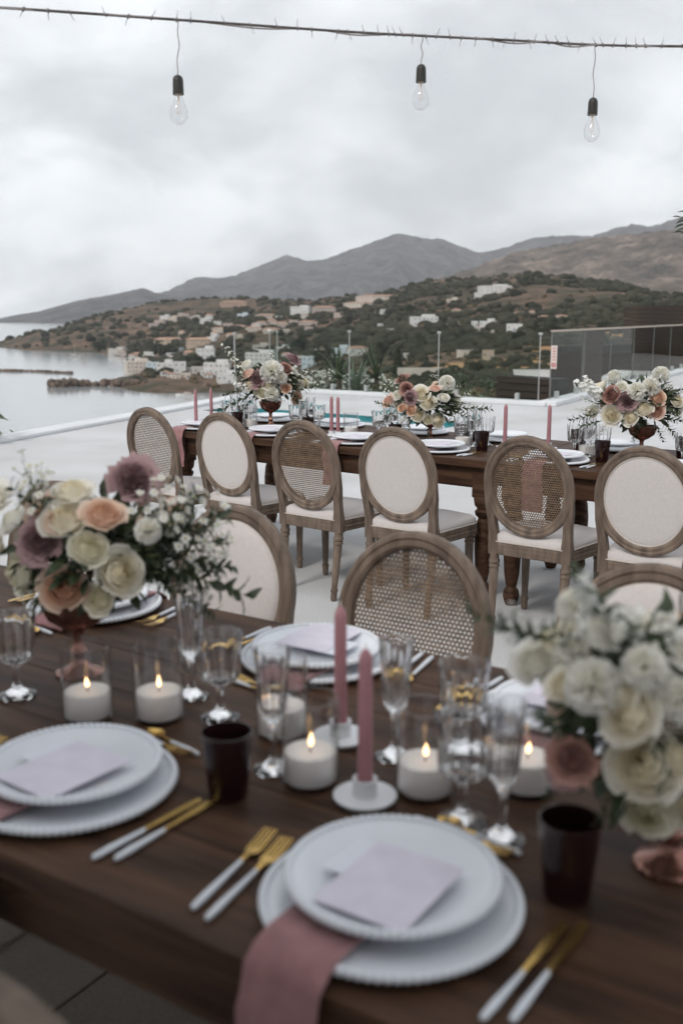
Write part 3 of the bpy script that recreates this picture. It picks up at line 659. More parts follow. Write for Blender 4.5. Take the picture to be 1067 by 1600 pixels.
TREES = [(152, 580, 13, 'by the seaward end of the quay'), (203, 581, 9, 'in front of the cream harbour house'), (252, 558, 15, 'above the middle white harbour house'), (268, 556, 12, 'right of the wide crown above the harbour'), (300, 572, 11, 'between the narrow white and the grey house'),
         (316, 577, 10, 'beside the grey harbour house'), (331, 572, 9, 'left of the wide white house'), (363, 553, 14, 'left of the left bouquet'), (470, 549, 13, 'above the right side of the left bouquet'), (505, 566, 16, 'right of the blue grey house'),
         (520, 583, 17, 'in the gap between the two bouquets'), (580, 571, 14, 'right of the pair of adjoining houses'), (600, 556, 12, 'at the left end of the ochre field'), (745, 588, 15, 'above the right bouquet of the middle'), (808, 532, 9, 'under the tall white house'),
         (832, 522, 10, 'left of the arched roofs'), (861, 520, 9, 'between the arched roofs and the field'), (897, 540, 12, 'at the right end of the ochre field'), (940, 545, 12, 'left of the dark timber building'), (718, 536, 9, 'above the cream field house'),
         (655, 540, 10, 'above the ochre field, left one'), (690, 505, 9, 'right of the terraced house'), (640, 492, 9, 'above the terraced house'), (543, 505, 9, 'below the long low building')]
for i, (px, py, r, where) in enumerate(TREES):
    g = ground_at(px, py)
    if g is None: continue
    rr = r * g.y / F; t = thing('tree', 'round dark green tree ' + where, 'tree', g, i * 1.3, 'trees among the houses')
    ob('crown', CROWN[i % 2], t, (0, 0, rr * .9), None, (rr, rr, rr * .9)); ob('trunk', TRUNK, t, None, None, rr * .6)
g = ground_at(622, 600); hh = 50 * g.y / F
t = thing('cypress_tree', 'pointed dark cypress rising behind the middle bouquet', 'tree', g)
b = MB(); r = random.Random(8)
for i in range(900):
    z = r.random() ** .8; rad = .23 * (1 - z) ** .7 * math.sqrt(r.uniform(.4, 1)); a = r.uniform(0, 6.283)
    b.leaf((rad * math.cos(a), rad * math.sin(a), z), (.4 * math.cos(a), .4 * math.sin(a), 1), .11, .05, (math.cos(a), math.sin(a), .3))
ob('crown', b.mesh('crown', CROWN[0].materials[0], False), t, None, None, hh)
b = MB(); b.tube([(0, 0, -1), (0, 0, hh * .8)], [hh * .03, hh * .01], 6); b.build('trunk', BARK, t)

def yucca(loc, label, n, L, hgt, seed, m, W=.07, spread=1.0, cat='plant', group=None):
    r = random.Random(seed); t = thing('yucca_plant', label, cat, loc, 0, group)
    b = MB(); b.tube([(0, 0, -.3), (.03, .02, hgt * .5), (0, 0, hgt)], [.09, .08, .06], 8); b.build('stem', BARK, t)
    for k in range(n):
        a = k * 2.4 + r.uniform(-.2, .2); el = r.uniform(-.35, 1.35); l = L * r.uniform(.75, 1.1); b = MB(); pts = []
        for i in range(6):
            s = i / 5; c = el - s * s * (1.0 if el < 1 else .35) * spread
            pts.append((s, c))
        p = Vector((0, 0, hgt)); vs_ = []; d = Vector((math.cos(a), math.sin(a), 0)); sd_ = Vector((-math.sin(a), math.cos(a), 0))
        for i, (s, c) in enumerate(pts):
            w = W * (1 - s) ** .6 * .5 + .003; vs_ += [p - sd_ * w, p + Vector((0, 0, -w * .5)), p + sd_ * w]; p = p + (d * math.cos(c) + Vector((0, 0, math.sin(c)))) * (l / 5)
        b.add(vs_, [f for i in range(5) for f in ((i*3, i*3+1, i*3+4, i*3+3), (i*3+1, i*3+2, i*3+5, i*3+4))]); b.build('leaf', m, t)
    return t
YM = mat('yucca leaf', (0.045, 0.065, 0.035), 0.5, col2=(0.10, 0.125, 0.07), vscale=3); YM2 = mat('agave leaf', (0.10, 0.135, 0.095), 0.55, col2=(0.17, 0.20, 0.15), vscale=3)
def yat(px, py, Y): q = aty(px, py, Y); return q
def stand(px, pytop, Y, size): q = aty(px, pytop, Y); return Vector((q.x, q.y, q.z - size))
yucca(stand(530, 592, 23, 1.9) , 'spiky yucca plant beyond the pool, tallest of three', 26, 1.0, 1.9, 1, YM)
yucca(stand(588, 590, 24, 1.7), 'spiky dark yucca plant beyond the pool, near the cypress', 24, .95, 1.7, 2, YM)
yucca(stand(556, 612, 22, 1.2), 'greyish low agave beyond the pool behind the pair of candles', 26, .8, 1.2, 3, YM2, .1)
def shrub(loc, R_, hz_, label, m, seed, n=700, L=.13, W=.06, blossoms=0, name='shrub', trunk_to=-2.0):
    t = thing(name, label, 'shrub', loc)
    leaf_ball(n, R_, hz_, L, W, seed, clumps=22).build('foliage', m, t, False)
    b = MB(); r = random.Random(seed)
    for k in range(5): b.tube([(r.uniform(-.1, .1), r.uniform(-.1, .1), trunk_to), (r.uniform(-.3, .3) * R_, r.uniform(-.3, .3) * R_, hz_ * .3)], [.05, .015], 6)
    b.build('stem', BARK, t)
    if blossoms:
        b = MB()
        for k in range(blossoms):
            d = Vector((r.gauss(0, 1), r.gauss(0, 1) - .3, r.gauss(0, 1) + .4)).normalized(); q = Vector((d.x * R_, d.y * R_, d.z * hz_)) * r.uniform(.8, 1.0)
            b.add([Vector(v) * .035 * r.uniform(.7, 1.3) + q for v in IV[:]], IF.tolist())
        o = b.build('blossoms', M['white_petal'], t); o['kind'] = 'stuff'
    return t
shrub(aty(505, 612, 25), .95, .55, 'pale flowering shrub beyond the pool, left of the yuccas', mat('grey foliage', (0.10, 0.115, 0.075), .7, col2=(0.27, 0.27, 0.22), vscale=4), 4, 900, blossoms=260)
shrub(aty(572, 614, 26), 1.1, .5, 'pale flowering shrub between the yuccas beyond the pool', mat('grey green foliage', (0.09, 0.11, 0.065), .7, col2=(0.22, 0.23, 0.17), vscale=4), 5, 900, blossoms=160)
shrub(aty(650, 622, 24), 1.5, .42, 'low green shrub beyond the pool under the middle bouquet', M['leaf2'], 6, 900)
shrub(aty(735, 622, 27), 1.6, .8, 'dark green shrub left of the sunken timber screen', M['leaf'], 9, 1000)
# leafy things at the frame's edges
t = thing('leafy_tree', 'broad leaved tree at the left edge beyond the terrace', 'tree', aty(-40, 700, 11.8) + Vector((0, 0, -3.4)))
b = MB(); b.tube([(0, 0, -8), (0, 0, 0), (.05, 0, 3.2)], [.1, .08, .03], 8); b.build('trunk', BARK, t)
b = MB(); r = random.Random(5)
for k in range(46):
    a = r.uniform(0, 6.283); z = r.uniform(2.9, 4.0); b.leaf((.12 * math.cos(a), .12 * math.sin(a), z), (math.cos(a), math.sin(a) * .6, r.uniform(-.3, .35)), r.uniform(.2, .33), .12, (r.gauss(0, .3), r.gauss(0, .3), 1), bend=.3)
b.build('crown', mat('broad leaf', (0.045, 0.065, 0.02), .45, col2=(0.10, 0.125, 0.05), vscale=3), t, False)
t = thing('small_shrub', 'small leafy sprig poking over the left terrace edge', 'plant', aty(40, 690, 13.1))
b = MB()
for k in range(26):
    a = r.uniform(0, 6.283); b.leaf((r.uniform(-.12, .12), 0, r.uniform(0, .1)), (math.cos(a), math.sin(a), r.uniform(.2, 1.2)), r.uniform(.07, .15), .05, (0, -.6, 1))
b.build('foliage', M['leaf2'], t, False)
b = MB(); b.tube([(0, 0, -2), (0, 0, .1)], .02, 6); b.build('stem', BARK, t)
tp = Vector((2.66, 6.0, 0)); t = thing('olive_tree', 'olive tree whose leafy twig enters at the right edge', 'tree', tp)
b = MB(); b.tube([(0, 0, 0), (.04, .02, .9), (0, 0, 1.7), (-.05, 0, 2.3)], [.06, .05, .04, .02], 8); b.build('trunk', BARK, t)
b = leaf_ball(500, .46, .5, .07, .022, 12); b.v = [(x + .05, y, z + 2.45) for (x, y, z) in b.v]
for (px, py) in ((1058, 338), (1061, 352), (1060, 362), (1064, 345), (1066, 330), (1063, 358), (1069, 340), (1075, 350), (1072, 362)):
    q = aty(px, py, 6.0) - tp; d = Vector((-.9, r.uniform(-.4, .4), r.uniform(-.25, .3))); b.leaf(q - d * .035, d, .07, .026, (0, -.5, 1))
b.build('crown', M['leaf'], t, False)
b = MB(); b.tube([(-.03, 0, 2.0), aty(1090, 350, 6.0) - tp, aty(1062, 350, 6.0) - tp], [.014, .008, .002], 6); b.build('twig', BARK, t)

# ------------------------------------------------------------------ glass balustrades, timber building, sign
dsteel = mat('glass joint seal', (0.16, 0.16, 0.155), 0.5)
steel = mat('brushed steel', (0.55, 0.55, 0.54), 0.35, 0.9)
railm = mat('rail', (0.42, 0.34, 0.27), 0.4, 0.3)
def balustrade(name, label, A, d, n, L=1.94, h=1.13, z0=0.07, rail=True):
    t = thing(name, label, 'balustrade', A + Vector((0, 0, z0)), math.atan2(d.y, d.x))
    for k in range(n):
        b = MB(); b.box((0, 0, 0), (L - .03, .016, h)); b.build('glass_pane', M['pane'], t, False).location = (L * (k + .5), 0, h / 2)
        for s in (.2, .8):
            b = MB(); b.box((0, 0, 0), (.06, .07, .12), bev=.01); b.build('clamp', steel, t, False).location = (L * (k + s), 0, .06)
    for k in range(n + 1):
        b = MB(); b.box((0, 0, 0), (.010, .018, h - .02)); p = b.build('edge_strip', steel if not rail else dsteel, t, False); p.location = (L * k, 0, h / 2)
        if rail: continue
        b = MB(); b.box((0, 0, 0), (.06, .04, .04), bev=.008); b.build('cap', mat('white cap', (.7, .7, .68), .5) if k == 0 and n == 3 else steel, p, False).location = (0, 0, h / 2 - .01)
    if rail: b = MB(); b.box((0, 0, 0), (L * n, .05, .035), bev=.006); b.build('rail', railm, t, False).location = (L * n / 2, 0, h + .02)
    return t
balustrade('glass_balustrade', 'clear glass balustrade along the back edge of the terrace', CORNER + BF.n * -.15, bdir, 3, rail=False)
balustrade('glass_balustrade', 'single glass balustrade pane at the sea corner of the terrace', CORNER - BF.d * -.15 + ldir * 2.1, -ldir, 1, z0=.05, rail=False)
balustrade('glass_balustrade', 'long railed glass balustrade on the right of the terrace', BACKE + Vector((.14, .02, 0)), rdir, 9, z0=.08)
t = thing('warning_sign', 'narrow white sign with red marks on the glass balustrade corner', 'sign', BACKE + Vector((.17, -.06, 0)), -math.radians(8))
b = MB(); b.box((0, 0, .80), (.10, .012, .39), bev=.003); b.build('plate', mat('sign plate', (.62, .52, .49), .5), t, False)
red = mat('sign red', (.40, .07, .06), .5)
b = MB(); b.lathe([(.036, -.002), (.036, .002), (.022, .002), (.022, -.002), (.036, -.002)], 20, M=Matrix.Translation((0, -.008, .67)) @ Matrix.Rotation(math.pi / 2, 4, 'X')); b.box((0, -.009, .67), (.05, .003, .011), Matrix.Rotation(.7, 3, 'Y')); b.build('symbol', red, t, False)
b = MB()
for k in range(5): b.box((0, -.0075, .76 + .046 * k), (.03 + .012 * (k % 2), .003, .016))
b.build('lettering', red, t, False)
# timber clad volumes beyond the terrace: every board is a piece
def clad(name, label, cat, A, B, z0, z1, nb, m, thick=.25):
    d = B - A; L = d.length; t = thing(name, label, cat, A, math.atan2(d.y, d.x))
    b = MB(); b.box((L / 2, thick, (z0 + z1) / 2), (L, thick * 1.6, z1 - z0 - .02)); b.build('core', mat(name + ' core', (.012, .009, .007), .9), t, False)
    h = (z1 - z0) / nb; bb = MB(); bb.box((0, 0, 0), (L, .03, h - .014), bev=.004); me_ = bb.mesh('board', m, False)
    for k in range(nb): ob('board', me_, t, (L / 2, 0, z0 + h * (k + .5)))
    return t
TIM = mat('dark stained boards', (0.018, 0.0105, 0.0065), 0.55, col2=(0.045, 0.027, 0.017), vscale=2, stretch=(.4, 4, 6), bump=.2, bscale=20)
A, B = aty(775, 600, 19.6), aty(862, 600, 18.4); clad('timber_screen', 'dark sunken timber screen beyond the back corner of the terrace', 'screen', Vector((A.x, A.y, 0)), Vector((B.x, B.y, 0)), -2.6, aty(800, 588, 19.2).z, 22, TIM)
A, B = aty(975, 500, 41), aty(1200, 500, 34); clad('timber_building', 'dark timber clad building rising behind the glass balustrade', 'building', Vector((A.x, A.y, 0)), Vector((B.x, B.y, 0)), -2.4, aty(985, 478, 41).z, 26, TIM, 3)
A, B = aty(866, 560, 37), aty(985, 560, 40); clad('timber_fence', 'dark timber fence seen through the right glass balustrade', 'fence', Vector((A.x, A.y, 0)), Vector((B.x, B.y, 0)), -1.9, aty(900, 540, 38).z, 12, TIM, .1)
b = MB(); b.box((0, 0, 0), (.5, .5, 3.0), bev=.02); o = b.build('timber_post', TIM, smooth=False); q = aty(925, 545, 30); o.location = (q.x, q.y, q.z - .9); tag(o, 'thick dark timber post behind the glass balustrade', 'post')
b = MB(); A = BACKE + rdir * .1
y0 = -1.75
b.add([tuple(Vector((q.x, q.y, y0))) for q in (aty(846, 600, 19.4), aty(1300, 600, 17), aty(1300, 600, 60), aty(800, 600, 60))], [(0, 1, 2, 3)])
tag(b.build('driveway', mat('driveway concrete', (0.40, 0.39, 0.37), .85, var=.12, vscale=.7), smooth=False), kind='structure')
# parked car on the driveway
q = aty(958, 556, 33); t = thing('parked_car', 'pale car parked beyond the right glass balustrade', 'car', (q.x + 1.2, q.y, y0), math.radians(186))
b = MB(); prof = [(-2.1, .35), (-2.1, .8), (-1.5, .93), (-.9, .98), (-.3, 1.38), (.9, 1.42), (1.7, 1.0), (2.05, .92), (2.1, .35)]
n = len(prof); b.add([(x, -.85 * (.82 if z > 1.1 else 1), z) for x, z in prof] + [(x, .85 * (.82 if z > 1.1 else 1), z) for x, z in prof], [tuple(range(n)), tuple(reversed(range(n, 2 * n)))] + [(i, i + n, (i + 1) % n + n, (i + 1) % n) for i in range(n)])
body = b.build('body', mat('car paint', (.42, .42, .40), .3, coat=.5), t, ang=30)
for sy in (-1, 1):
    b = MB(); b.add([(x, sy * (.86 if z < 1.1 else .725), z) for x, z in ((-.75, 1.02), (-.25, 1.31), (.85, 1.34), (1.4, 1.03))], [(0, 1, 2, 3)]); b.build('window', WINM, t, False)
    for sx in (-1.3, 1.35):
        Mx = Matrix.Translation((sx, sy * .78, .33)) @ Matrix.Rotation(math.pi / 2, 4, 'X')
        b = MB(); b.lathe([(0, -.1), (.24, -.1), (.33, -.08), (.33, .08), (.24, .1), (0, .1)], 20, M=Mx); b.build('wheel', M['black'], t)

# ------------------------------------------------------------------ tables
def turned(h):  # turned table leg profile
    return [(0, 0), (.028, 0), (.036, .02), (.044, .05), (.040, .08), (.026, .10), (.030, .115), (.040, .17), (.047, .28), (.048, .34), (.040, .42), (.030, .45), (.046, .465), (.050, .485), (.036, .50), (.052, .52), (.058, .56), (.052, h - .13), (.052, h - .13)]
def table(name, label, fr, u0, u1, v0, v1, nplank=6, ndiv=1):
    t = thing(name, label, 'table', fr.p((u0 + u1) / 2, (v0 + v1) / 2), -fr.a)
    L, W = u1 - u0, v1 - v0; th = .04
    pw = W / nplank; r = random.Random(int(L * 100))
    for k in range(nplank):
        b = MB(); b.box((0, 0, 0), (L, pw - .0012, th), bev=.0016); o = b.build('plank', M['dark_wood'], t, False)
        o.location = (0, -W / 2 + pw * (k + .5), TOP - th / 2 - r.uniform(0, .0012))
    for sy in (-1, 1):
        b = MB(); b.box((0, 0, 0), (L - .16, .025, .115), bev=.003); b.build('apron', M['dark_wood'], t, False).location = (0, sy * (W / 2 - .055), TOP - th - .0585)
    for sx in (-1, 1):
        b = MB(); b.box((0, 0, 0), (.025, W - .16, .115), bev=.003); b.build('apron', M['dark_wood'], t, False).location = (sx * (L / 2 - .055), 0, TOP - th - .0585)
        for sy in (-1, 1):
            b = MB(); b.lathe(turned(.70), 20); b.box((0, 0, .645), (.098, .098, .165), bev=.004); b.build('leg', M['dark_wood'], t).location = (sx * (L / 2 - .085), sy * (W / 2 - .085), 0)
    return t
NV0, NV1 = 0.82, 1.905
FV0, FV1 = 4.535, 5.56
table('dining_table', 'long dark wooden table laid in the foreground', NT, -3.4, 0.75, NV0, NV1)
table('dining_table', 'dark wooden far table on the left, nearest the sea', FT, -4.86, -2.445, FV0, FV1)
table('dining_table', 'dark wooden far table on the right, joined to the other', FT, -2.44, 0.2, FV0, FV1)

# ------------------------------------------------------------------ chairs
OC, OA, OBB, TILT = Vector((0, -.243, .725)), .226, .248, math.radians(9)
TM = Matrix.Translation(OC) @ Matrix.Rotation(TILT, 4, 'X')          # oval plane: local x, z; y is the thickness
def oval_ring(a, b_, prof, n=72):
    m = MB(); K = len(prof); vs_ = []
    for k in range(n):
        w = 2 * math.pi * k / n; nx, nz = math.cos(w) / a, math.sin(w) / b_; l = math.hypot(nx, nz); nx /= l; nz /= l
        for (o_, y) in prof: vs_.append(TM @ Vector((a * math.cos(w) + nx * o_, y, b_ * math.sin(w) + nz * o_)))
    fs = [(k * K + i, k * K + (i + 1) % K, ((k + 1) % n) * K + (i + 1) % K, ((k + 1) % n) * K + i) for k in range(n) for i in range(K)]
    return m.add(vs_, fs)
RING = [(0, -.012), (-.006, -.019), (-.016, -.021), (-.022, -.017), (-.036, -.018), (-.044, -.012), (-.047, 0), (-.044, .012), (-.036, .018), (-.022, .017), (-.016, .021), (-.006, .019), (0, .012)]
def seat_outline(grow=0.0, n=12):
    pts = []
    hw_f, hw_r, yf, yr = .245 + grow, .205 + grow, .235 + grow, -.215 - grow * .3
    def corner(cx, cy, r, a0, a1):
        for k in range(n // 2 + 1):
            a = a0 + (a1 - a0) * k / (n // 2); pts.append((cx + r * math.cos(a), cy + r * math.sin(a)))
    r1, r2 = .075, .035
    corner(hw_f - r1, yf - r1 - .02, r1, -.1, math.pi / 2 - .25)
    for k in range(1, 6): x = (hw_f - r1 - .02) * (1 - 2 * k / 6); pts.append((x, yf - .012 + .012 * (1 - (x / hw_f) ** 2)))
    corner(-hw_f + r1, yf - r1 - .02, r1, math.pi / 2 + .25, math.pi + .1)
    corner(-hw_r + r2, yr + r2, r2, math.pi, math.pi * 1.5); corner(hw_r - r2, yr + r2, r2, -math.pi / 2, 0)
    return pts
def loft(rows, cap0=True, cap1=True):
    m = MB(); n = len(rows[0]); vs_ = [q for r_ in rows for q in r_]
    fs = [(i * n + k, i * n + (k + 1) % n, (i + 1) * n + (k + 1) % n, (i + 1) * n + k) for i in range(len(rows) - 1) for k in range(n)]
    if cap0: fs.append(tuple(reversed(range(n))))
    if cap1: fs.append(tuple(range((len(rows) - 1) * n, len(rows) * n)))
    return m.add(vs_, fs)
def leg_profile(h):
    return [(0, 0), (.0125, 0), (.0165, .012), (.018, .03), (.0165, .046), (.0200, .050), (.0200, .066), (.0155, .070), (.0165, .08), (.0235, h - .085), (.0215, h - .08), (.0265, h - .073), (.0265, h - .063), (.022, h - .058), (.0275, h - .05), (.0275, h - .04), (.023, h - .034), (.023, h)]
def make_chair(back):
    t = thing('dining_chair', 'x', 'chair')
    oval_ring(OA, OBB, RING).build('back_frame', M['oak'], t, ang=35)
    ia, ib = OA - .042, OBB - .042
    if back == 'cane':
        m = MB(); p = .0120; r_ = p * .325; N = int(ib / p) + 2
        for i in range(-N, N + 1):
            for j in range(-N, N + 1):
                cx = (i + .5 * (j % 2)) * p; cz = j * p * .93
                if (cx / ia) ** 2 + (cz / ib) ** 2 > 1.09: continue
                inn = [(cx + r_ * math.cos(a), cz + r_ * math.sin(a)) for a in [math.pi / 8 + k * math.pi / 4 for k in range(8)]]
                hw, hh = p / 2, p * .93 / 2; o_ = [(cx + hw, cz + hh * .41), (cx + hw * .41, cz + hh), (cx - hw * .41, cz + hh), (cx - hw, cz + hh * .41), (cx - hw, cz - hh * .41), (cx - hw * .41, cz - hh), (cx + hw * .41, cz - hh), (cx + hw, cz - hh * .41)]
                vs_ = [TM @ Vector((x, -.002, z)) for x, z in inn] + [TM @ Vector((x, .0 if True else 0, z)) for x, z in o_]
                m.add(vs_, [(k, (k + 1) % 8, 8 + (k + 1) % 8, 8 + k) for k in range(8)])
                # small diagonals closing the corners of the cell
                for (sx, sz) in ((1, 1), (-1, 1), (-1, -1), (1, -1)):
                    m.add([TM @ Vector((cx + sx * hw, 0, cz + sz * hh * .41)), TM @ Vector((cx + sx * hw, 0, cz + sz * hh)), TM @ Vector((cx + sx * hw * .41, 0, cz + sz * hh))], [(0, 1, 2)])
        m.build('cane_panel', M['cane'], t, False)
        oval_ring(OA - .040, OBB - .040, [(.002, -.007), (-.006, -.006), (-.006, .006), (.002, .007)]).build('cane_spline', M['oak'], t)
    else:
        for sgn, dome in ((-1, .010), (1, .026)):
            m = MB(); rings = [(1.0, 0), (.97, .45), (.9, .72), (.7, .93), (.4, .99), (0, 1)]; n = 56; vs_ = []; rows = []
            for (f, hgt) in rings:
                if f == 0: rows.append([len(vs_)]); vs_.append(TM @ Vector((0, sgn * (.004 + dome), 0))); continue
                rows.append(list(range(len(vs_), len(vs_) + n)))
                for k in range(n): a = 2 * math.pi * k / n; vs_.append(TM @ Vector((ia * f * math.cos(a), sgn * (.004 + dome * hgt), ib * f * math.sin(a))))
            fs = []
            for A_, B_ in zip(rows, rows[1:]):
                for k in range(n):
                    if len(B_) == 1: fs.append((A_[k], A_[(k + 1) % n], B_[0]))
                    else: fs.append((A_[k], A_[(k + 1) % n], B_[(k + 1) % n], B_[k]))
            m.add(vs_, fs); m.build('back_pad', M['linen'], t, ang=80)
            pts = [TM @ Vector(((ia - .004) * math.cos(2 * math.pi * k / 48), sgn * .009, (ib - .004) * math.sin(2 * math.pi * k / 48))) for k in range(49)]
            m = MB(); m.tube(pts, .0042, 6, cap=False); m.build('piping', M['piping'], t)
    # seat
    o0 = seat_outline(); rows = []
    for g, z in ((-.012, .375), (0, .378), (.004, .386), (.0, .392), (.004, .398), (.004, .408), (-.001, .413), (.003, .42), (.003, .432), (-.006, .437)):
        rows.append([(x, y, z) for x, y in seat_outline(g)])
    loft(rows).build('seat_rail', M['oak'], t, ang=30)
    rows = []
    for g, z in ((-.010, .436), (-.004, .446), (-.004, .462), (-.014, .474), (-.045, .484), (-.10, .4905), (-.16, .493)):
        rows.append([(x, y, z) for x, y in seat_outline(g)])
    loft(rows).build('seat', M['linen'], t, ang=80)
    m = MB(); m.tube([(x, y, .441) for x, y in seat_outline(-.001) + seat_outline(-.001)[:1]], .0045, 6, cap=False); m.build('piping', M['piping'], t)
    for sx in (-1, 1):
        m = MB(); m.lathe(leg_profile(.40), 20, rib=.07, ribn=10, ribz=(.075, .32)); m.box((0, 0, .405), (.05, .05, .056), bev=.004); m.build('leg', M['oak'], t, ang=30).location = (sx * .195, .175, 0)
        # rear leg, raked back, running up into the stile that carries the oval
        m = MB(); Mx = Matrix.Translation((sx * .178, -.235, 0)) @ Matrix.Rotation(-sx * math.radians(1.5), 4, 'Y') @ Matrix.Rotation(-math.radians(5), 4, 'X').inverted() 
        Mx = Matrix.Translation((sx * .176, -.232, 0)) @ Matrix(((1, 0, sx * .028, 0), (0, 1, .095, 0), (0, 0, 1, 0), (0, 0, 0, 1)))
        m.lathe(leg_profile(.385), 20, rib=.07, ribn=10, ribz=(.075, .30), M=Mx); m.build('leg', M['oak'], t, ang=30)
        rows = []
        for (x, y, z, hw, hd) in ((.187, -.196, .375, .024, .022), (.188, -.197, .44, .024, .021), (.190, -.204, .49, .020, .018), (.194, -.214, .55, .019, .017), (.204, -.226, .62, .018, .016), (.2085, -.238, .70, .015, .013)):
            rows.append([(sx * x - hw, y - hd, z), (sx * x + hw, y - hd, z), (sx * x + hw, y + hd, z), (sx * x - hw, y + hd, z)])
        loft(rows).build('stile', M['oak'], t, ang=30)
    return t
cane0, linen0 = make_chair('cane'), make_chair('linen')
used = {'cane': False, 'linen': False}
def place_chair(kind, top, face_deg, label, group):
    src = cane0 if kind == 'cane' else linen0
    o = src if not used[kind] else copy_tree(src); used[kind] = True
    rz = -math.radians(face_deg); R_ = Matrix.Rotation(rz, 3, 'Z')
    off = R_ @ Vector((0, OC.y - math.sin(TILT) * OBB, 0)); o.location = (top.x - off.x, top.y - off.y, 0); o.rotation_euler = (0, 0, rz)
    tag(o, label, 'chair', group); return o
FARC = [('cane', (229, 637), 40, 'cane backed oval chair at the left end of the far table'), ('linen', (344, 645), 38, 'linen backed oval chair second from the left at the far table'),
        ('cane', (470, 657), 37, 'cane backed oval chair third from the left at the far table'), ('linen', (615, 668), 35, 'linen backed oval chair between two cane ones, centre of the far table'),
        ('cane', (822, 682), 36, 'rightmost cane backed oval chair at the far table'), ('linen', (1008, 698), 36, 'rightmost linen backed oval chair at the far table')]
for kd, (px, py), a, lb in FARC: place_chair(kd, at(px, py, .968), a, lb, 'chairs along the far table')
NEARC = [('cane', (95, 752), 213, 'oval chair hidden behind the left foreground bouquet'), ('linen', (372, 790), 213, 'linen backed oval chair right of the left foreground bouquet'),
         ('cane', (657, 832), 214, 'cane backed oval chair facing us in the centre'), ('linen', (1030, 882), 212, 'linen backed oval chair behind the right foreground bouquet')]
for kd, (px, py), a, lb in NEARC: place_chair(kd, at(px, py, .968), a, lb, 'chairs along the far side of the near table')
place_chair('linen', at(-35, 1536, .968), 33, 'oak topped chair cut off at the bottom left corner', None)

# ------------------------------------------------------------------ tableware
def plate_parts(name, r, depth, nb):
    t = MB(); w = r - .006
    t.lathe([(0, .005), (r * .58, .005), (r * .66, .008), (w, depth), (w + .003, depth - .002), (w, depth - .005), (r * .66, .002), (r * .60, 0), (0, 0)], 72)
    me = t.mesh(name, M['porcelain']); b = MB(); V1, F1 = ico(2)
    for k in range(nb):
        a = 2 * math.pi * k / nb; b.add([Vector(v) * (math.pi * r / nb * 1.22) + Vector((w * math.cos(a), w * math.sin(a), depth - .002)) for v in V1], F1.tolist())
    return me, b.mesh('beaded_rim', M['porcelain'], True, None)
CH_ME, CH_BD = plate_parts('charger_plate', .170, .016, 92); DP_ME, DP_BD = plate_parts('dinner_plate', .1415, .019, 78)
def plate(name, data, bead, loc, label, group):
    o = tag(ob(name, data, None, loc), label, 'plate', group); c = ob('beaded_rim', bead, o); c['kind'] = 'stuff'; return o
def handle_mb(L, r=.0048):
    b = MB(); n = 10; vs_ = []
    b.tube([(0, y, 0) for y in (0, .004, .03, L * .6, L - .004, L)], [r * .55, r * .95, r * 1.15, r * .95, r * .72, r * .66], 10); return b
HND = handle_mb(.098).mesh('handle', M['handle']); HNF = handle_mb(.124).mesh('handle', M['handle']); HNL = handle_mb(.099, .0042).mesh('handle', M['handle']); HNS = handle_mb(.078, .0042).mesh('handle', M['handle'])
def flat_sweep(pts, th):                   # pts: (y, halfwidth, z)
    b = MB(); vs_ = []
    for (y, w, z) in pts: vs_ += [(-w, y, z), (w, y, z), (w, y, z + th), (-w, y, z + th)]
    fs = [(0, 1, 2, 3)] + [(i*4+k, i*4+4+k, i*4+4+(k+1) % 4, i*4+(k+1) % 4) for i in range(len(pts) - 1) for k in range(4)] + [tuple((len(pts)-1)*4 + k for k in (3, 2, 1, 0))]
    return b.add(vs_, fs)
b = flat_sweep([(.096, .0035, 0), (.11, .0033, 0), (.13, .0045, 0), (.16, .0065, 0), (.19, .007, 0), (.205, .006, 0), (.213, .003, 0)], .0018); KNB = b.mesh('blade', M['gold'])
def fork_mb(s):
    b = flat_sweep([(.122 * s, .0033, 0), (.130 * s, .0028, 0), (.140 * s, .0045, .001), (.150 * s, .0105, -.001), (.160 * s, .0115, -.0015)], .002)
    for k in range(4): x = -.0095 + .00633 * k; c = flat_sweep([(.158 * s, .0016, -.0015), (.185 * s, .0014, .001), (.21 * s, .0009, .005)], .0018); b.add([(v[0] + x, v[1], v[2]) for v in c.v], c.f)
    return b
FKB, FKS = fork_mb(1.0).mesh('tines', M['gold']), fork_mb(.8).mesh('tines', M['gold'])
b = flat_sweep([(.076, .003, 0), (.09, .0026, 0), (.103, .003, .001)], .002)
b.grid(lambda s, t_: ((.0155 * math.sin(math.pi * min(1, .04 + .93 * t_) ** .9)) * (2 * s - 1), .100 + .046 * t_, .001 - .006 * math.sin(math.pi * t_) * (1 - (2 * s - 1) ** 2) + .003), 8, 12); SPB = b.mesh('bowl', M['gold'])
def cutlery(name, p0, p1, head, hnd, label, cat, group, hand=True):
    d = p1 - p0; o = ob(name, head, None, (p0.x, p0.y, TOP + .0052), (0, 0, math.atan2(d.y, d.x) - math.pi / 2)); tag(o, label, cat, group); ob('handle', hnd, o); return o
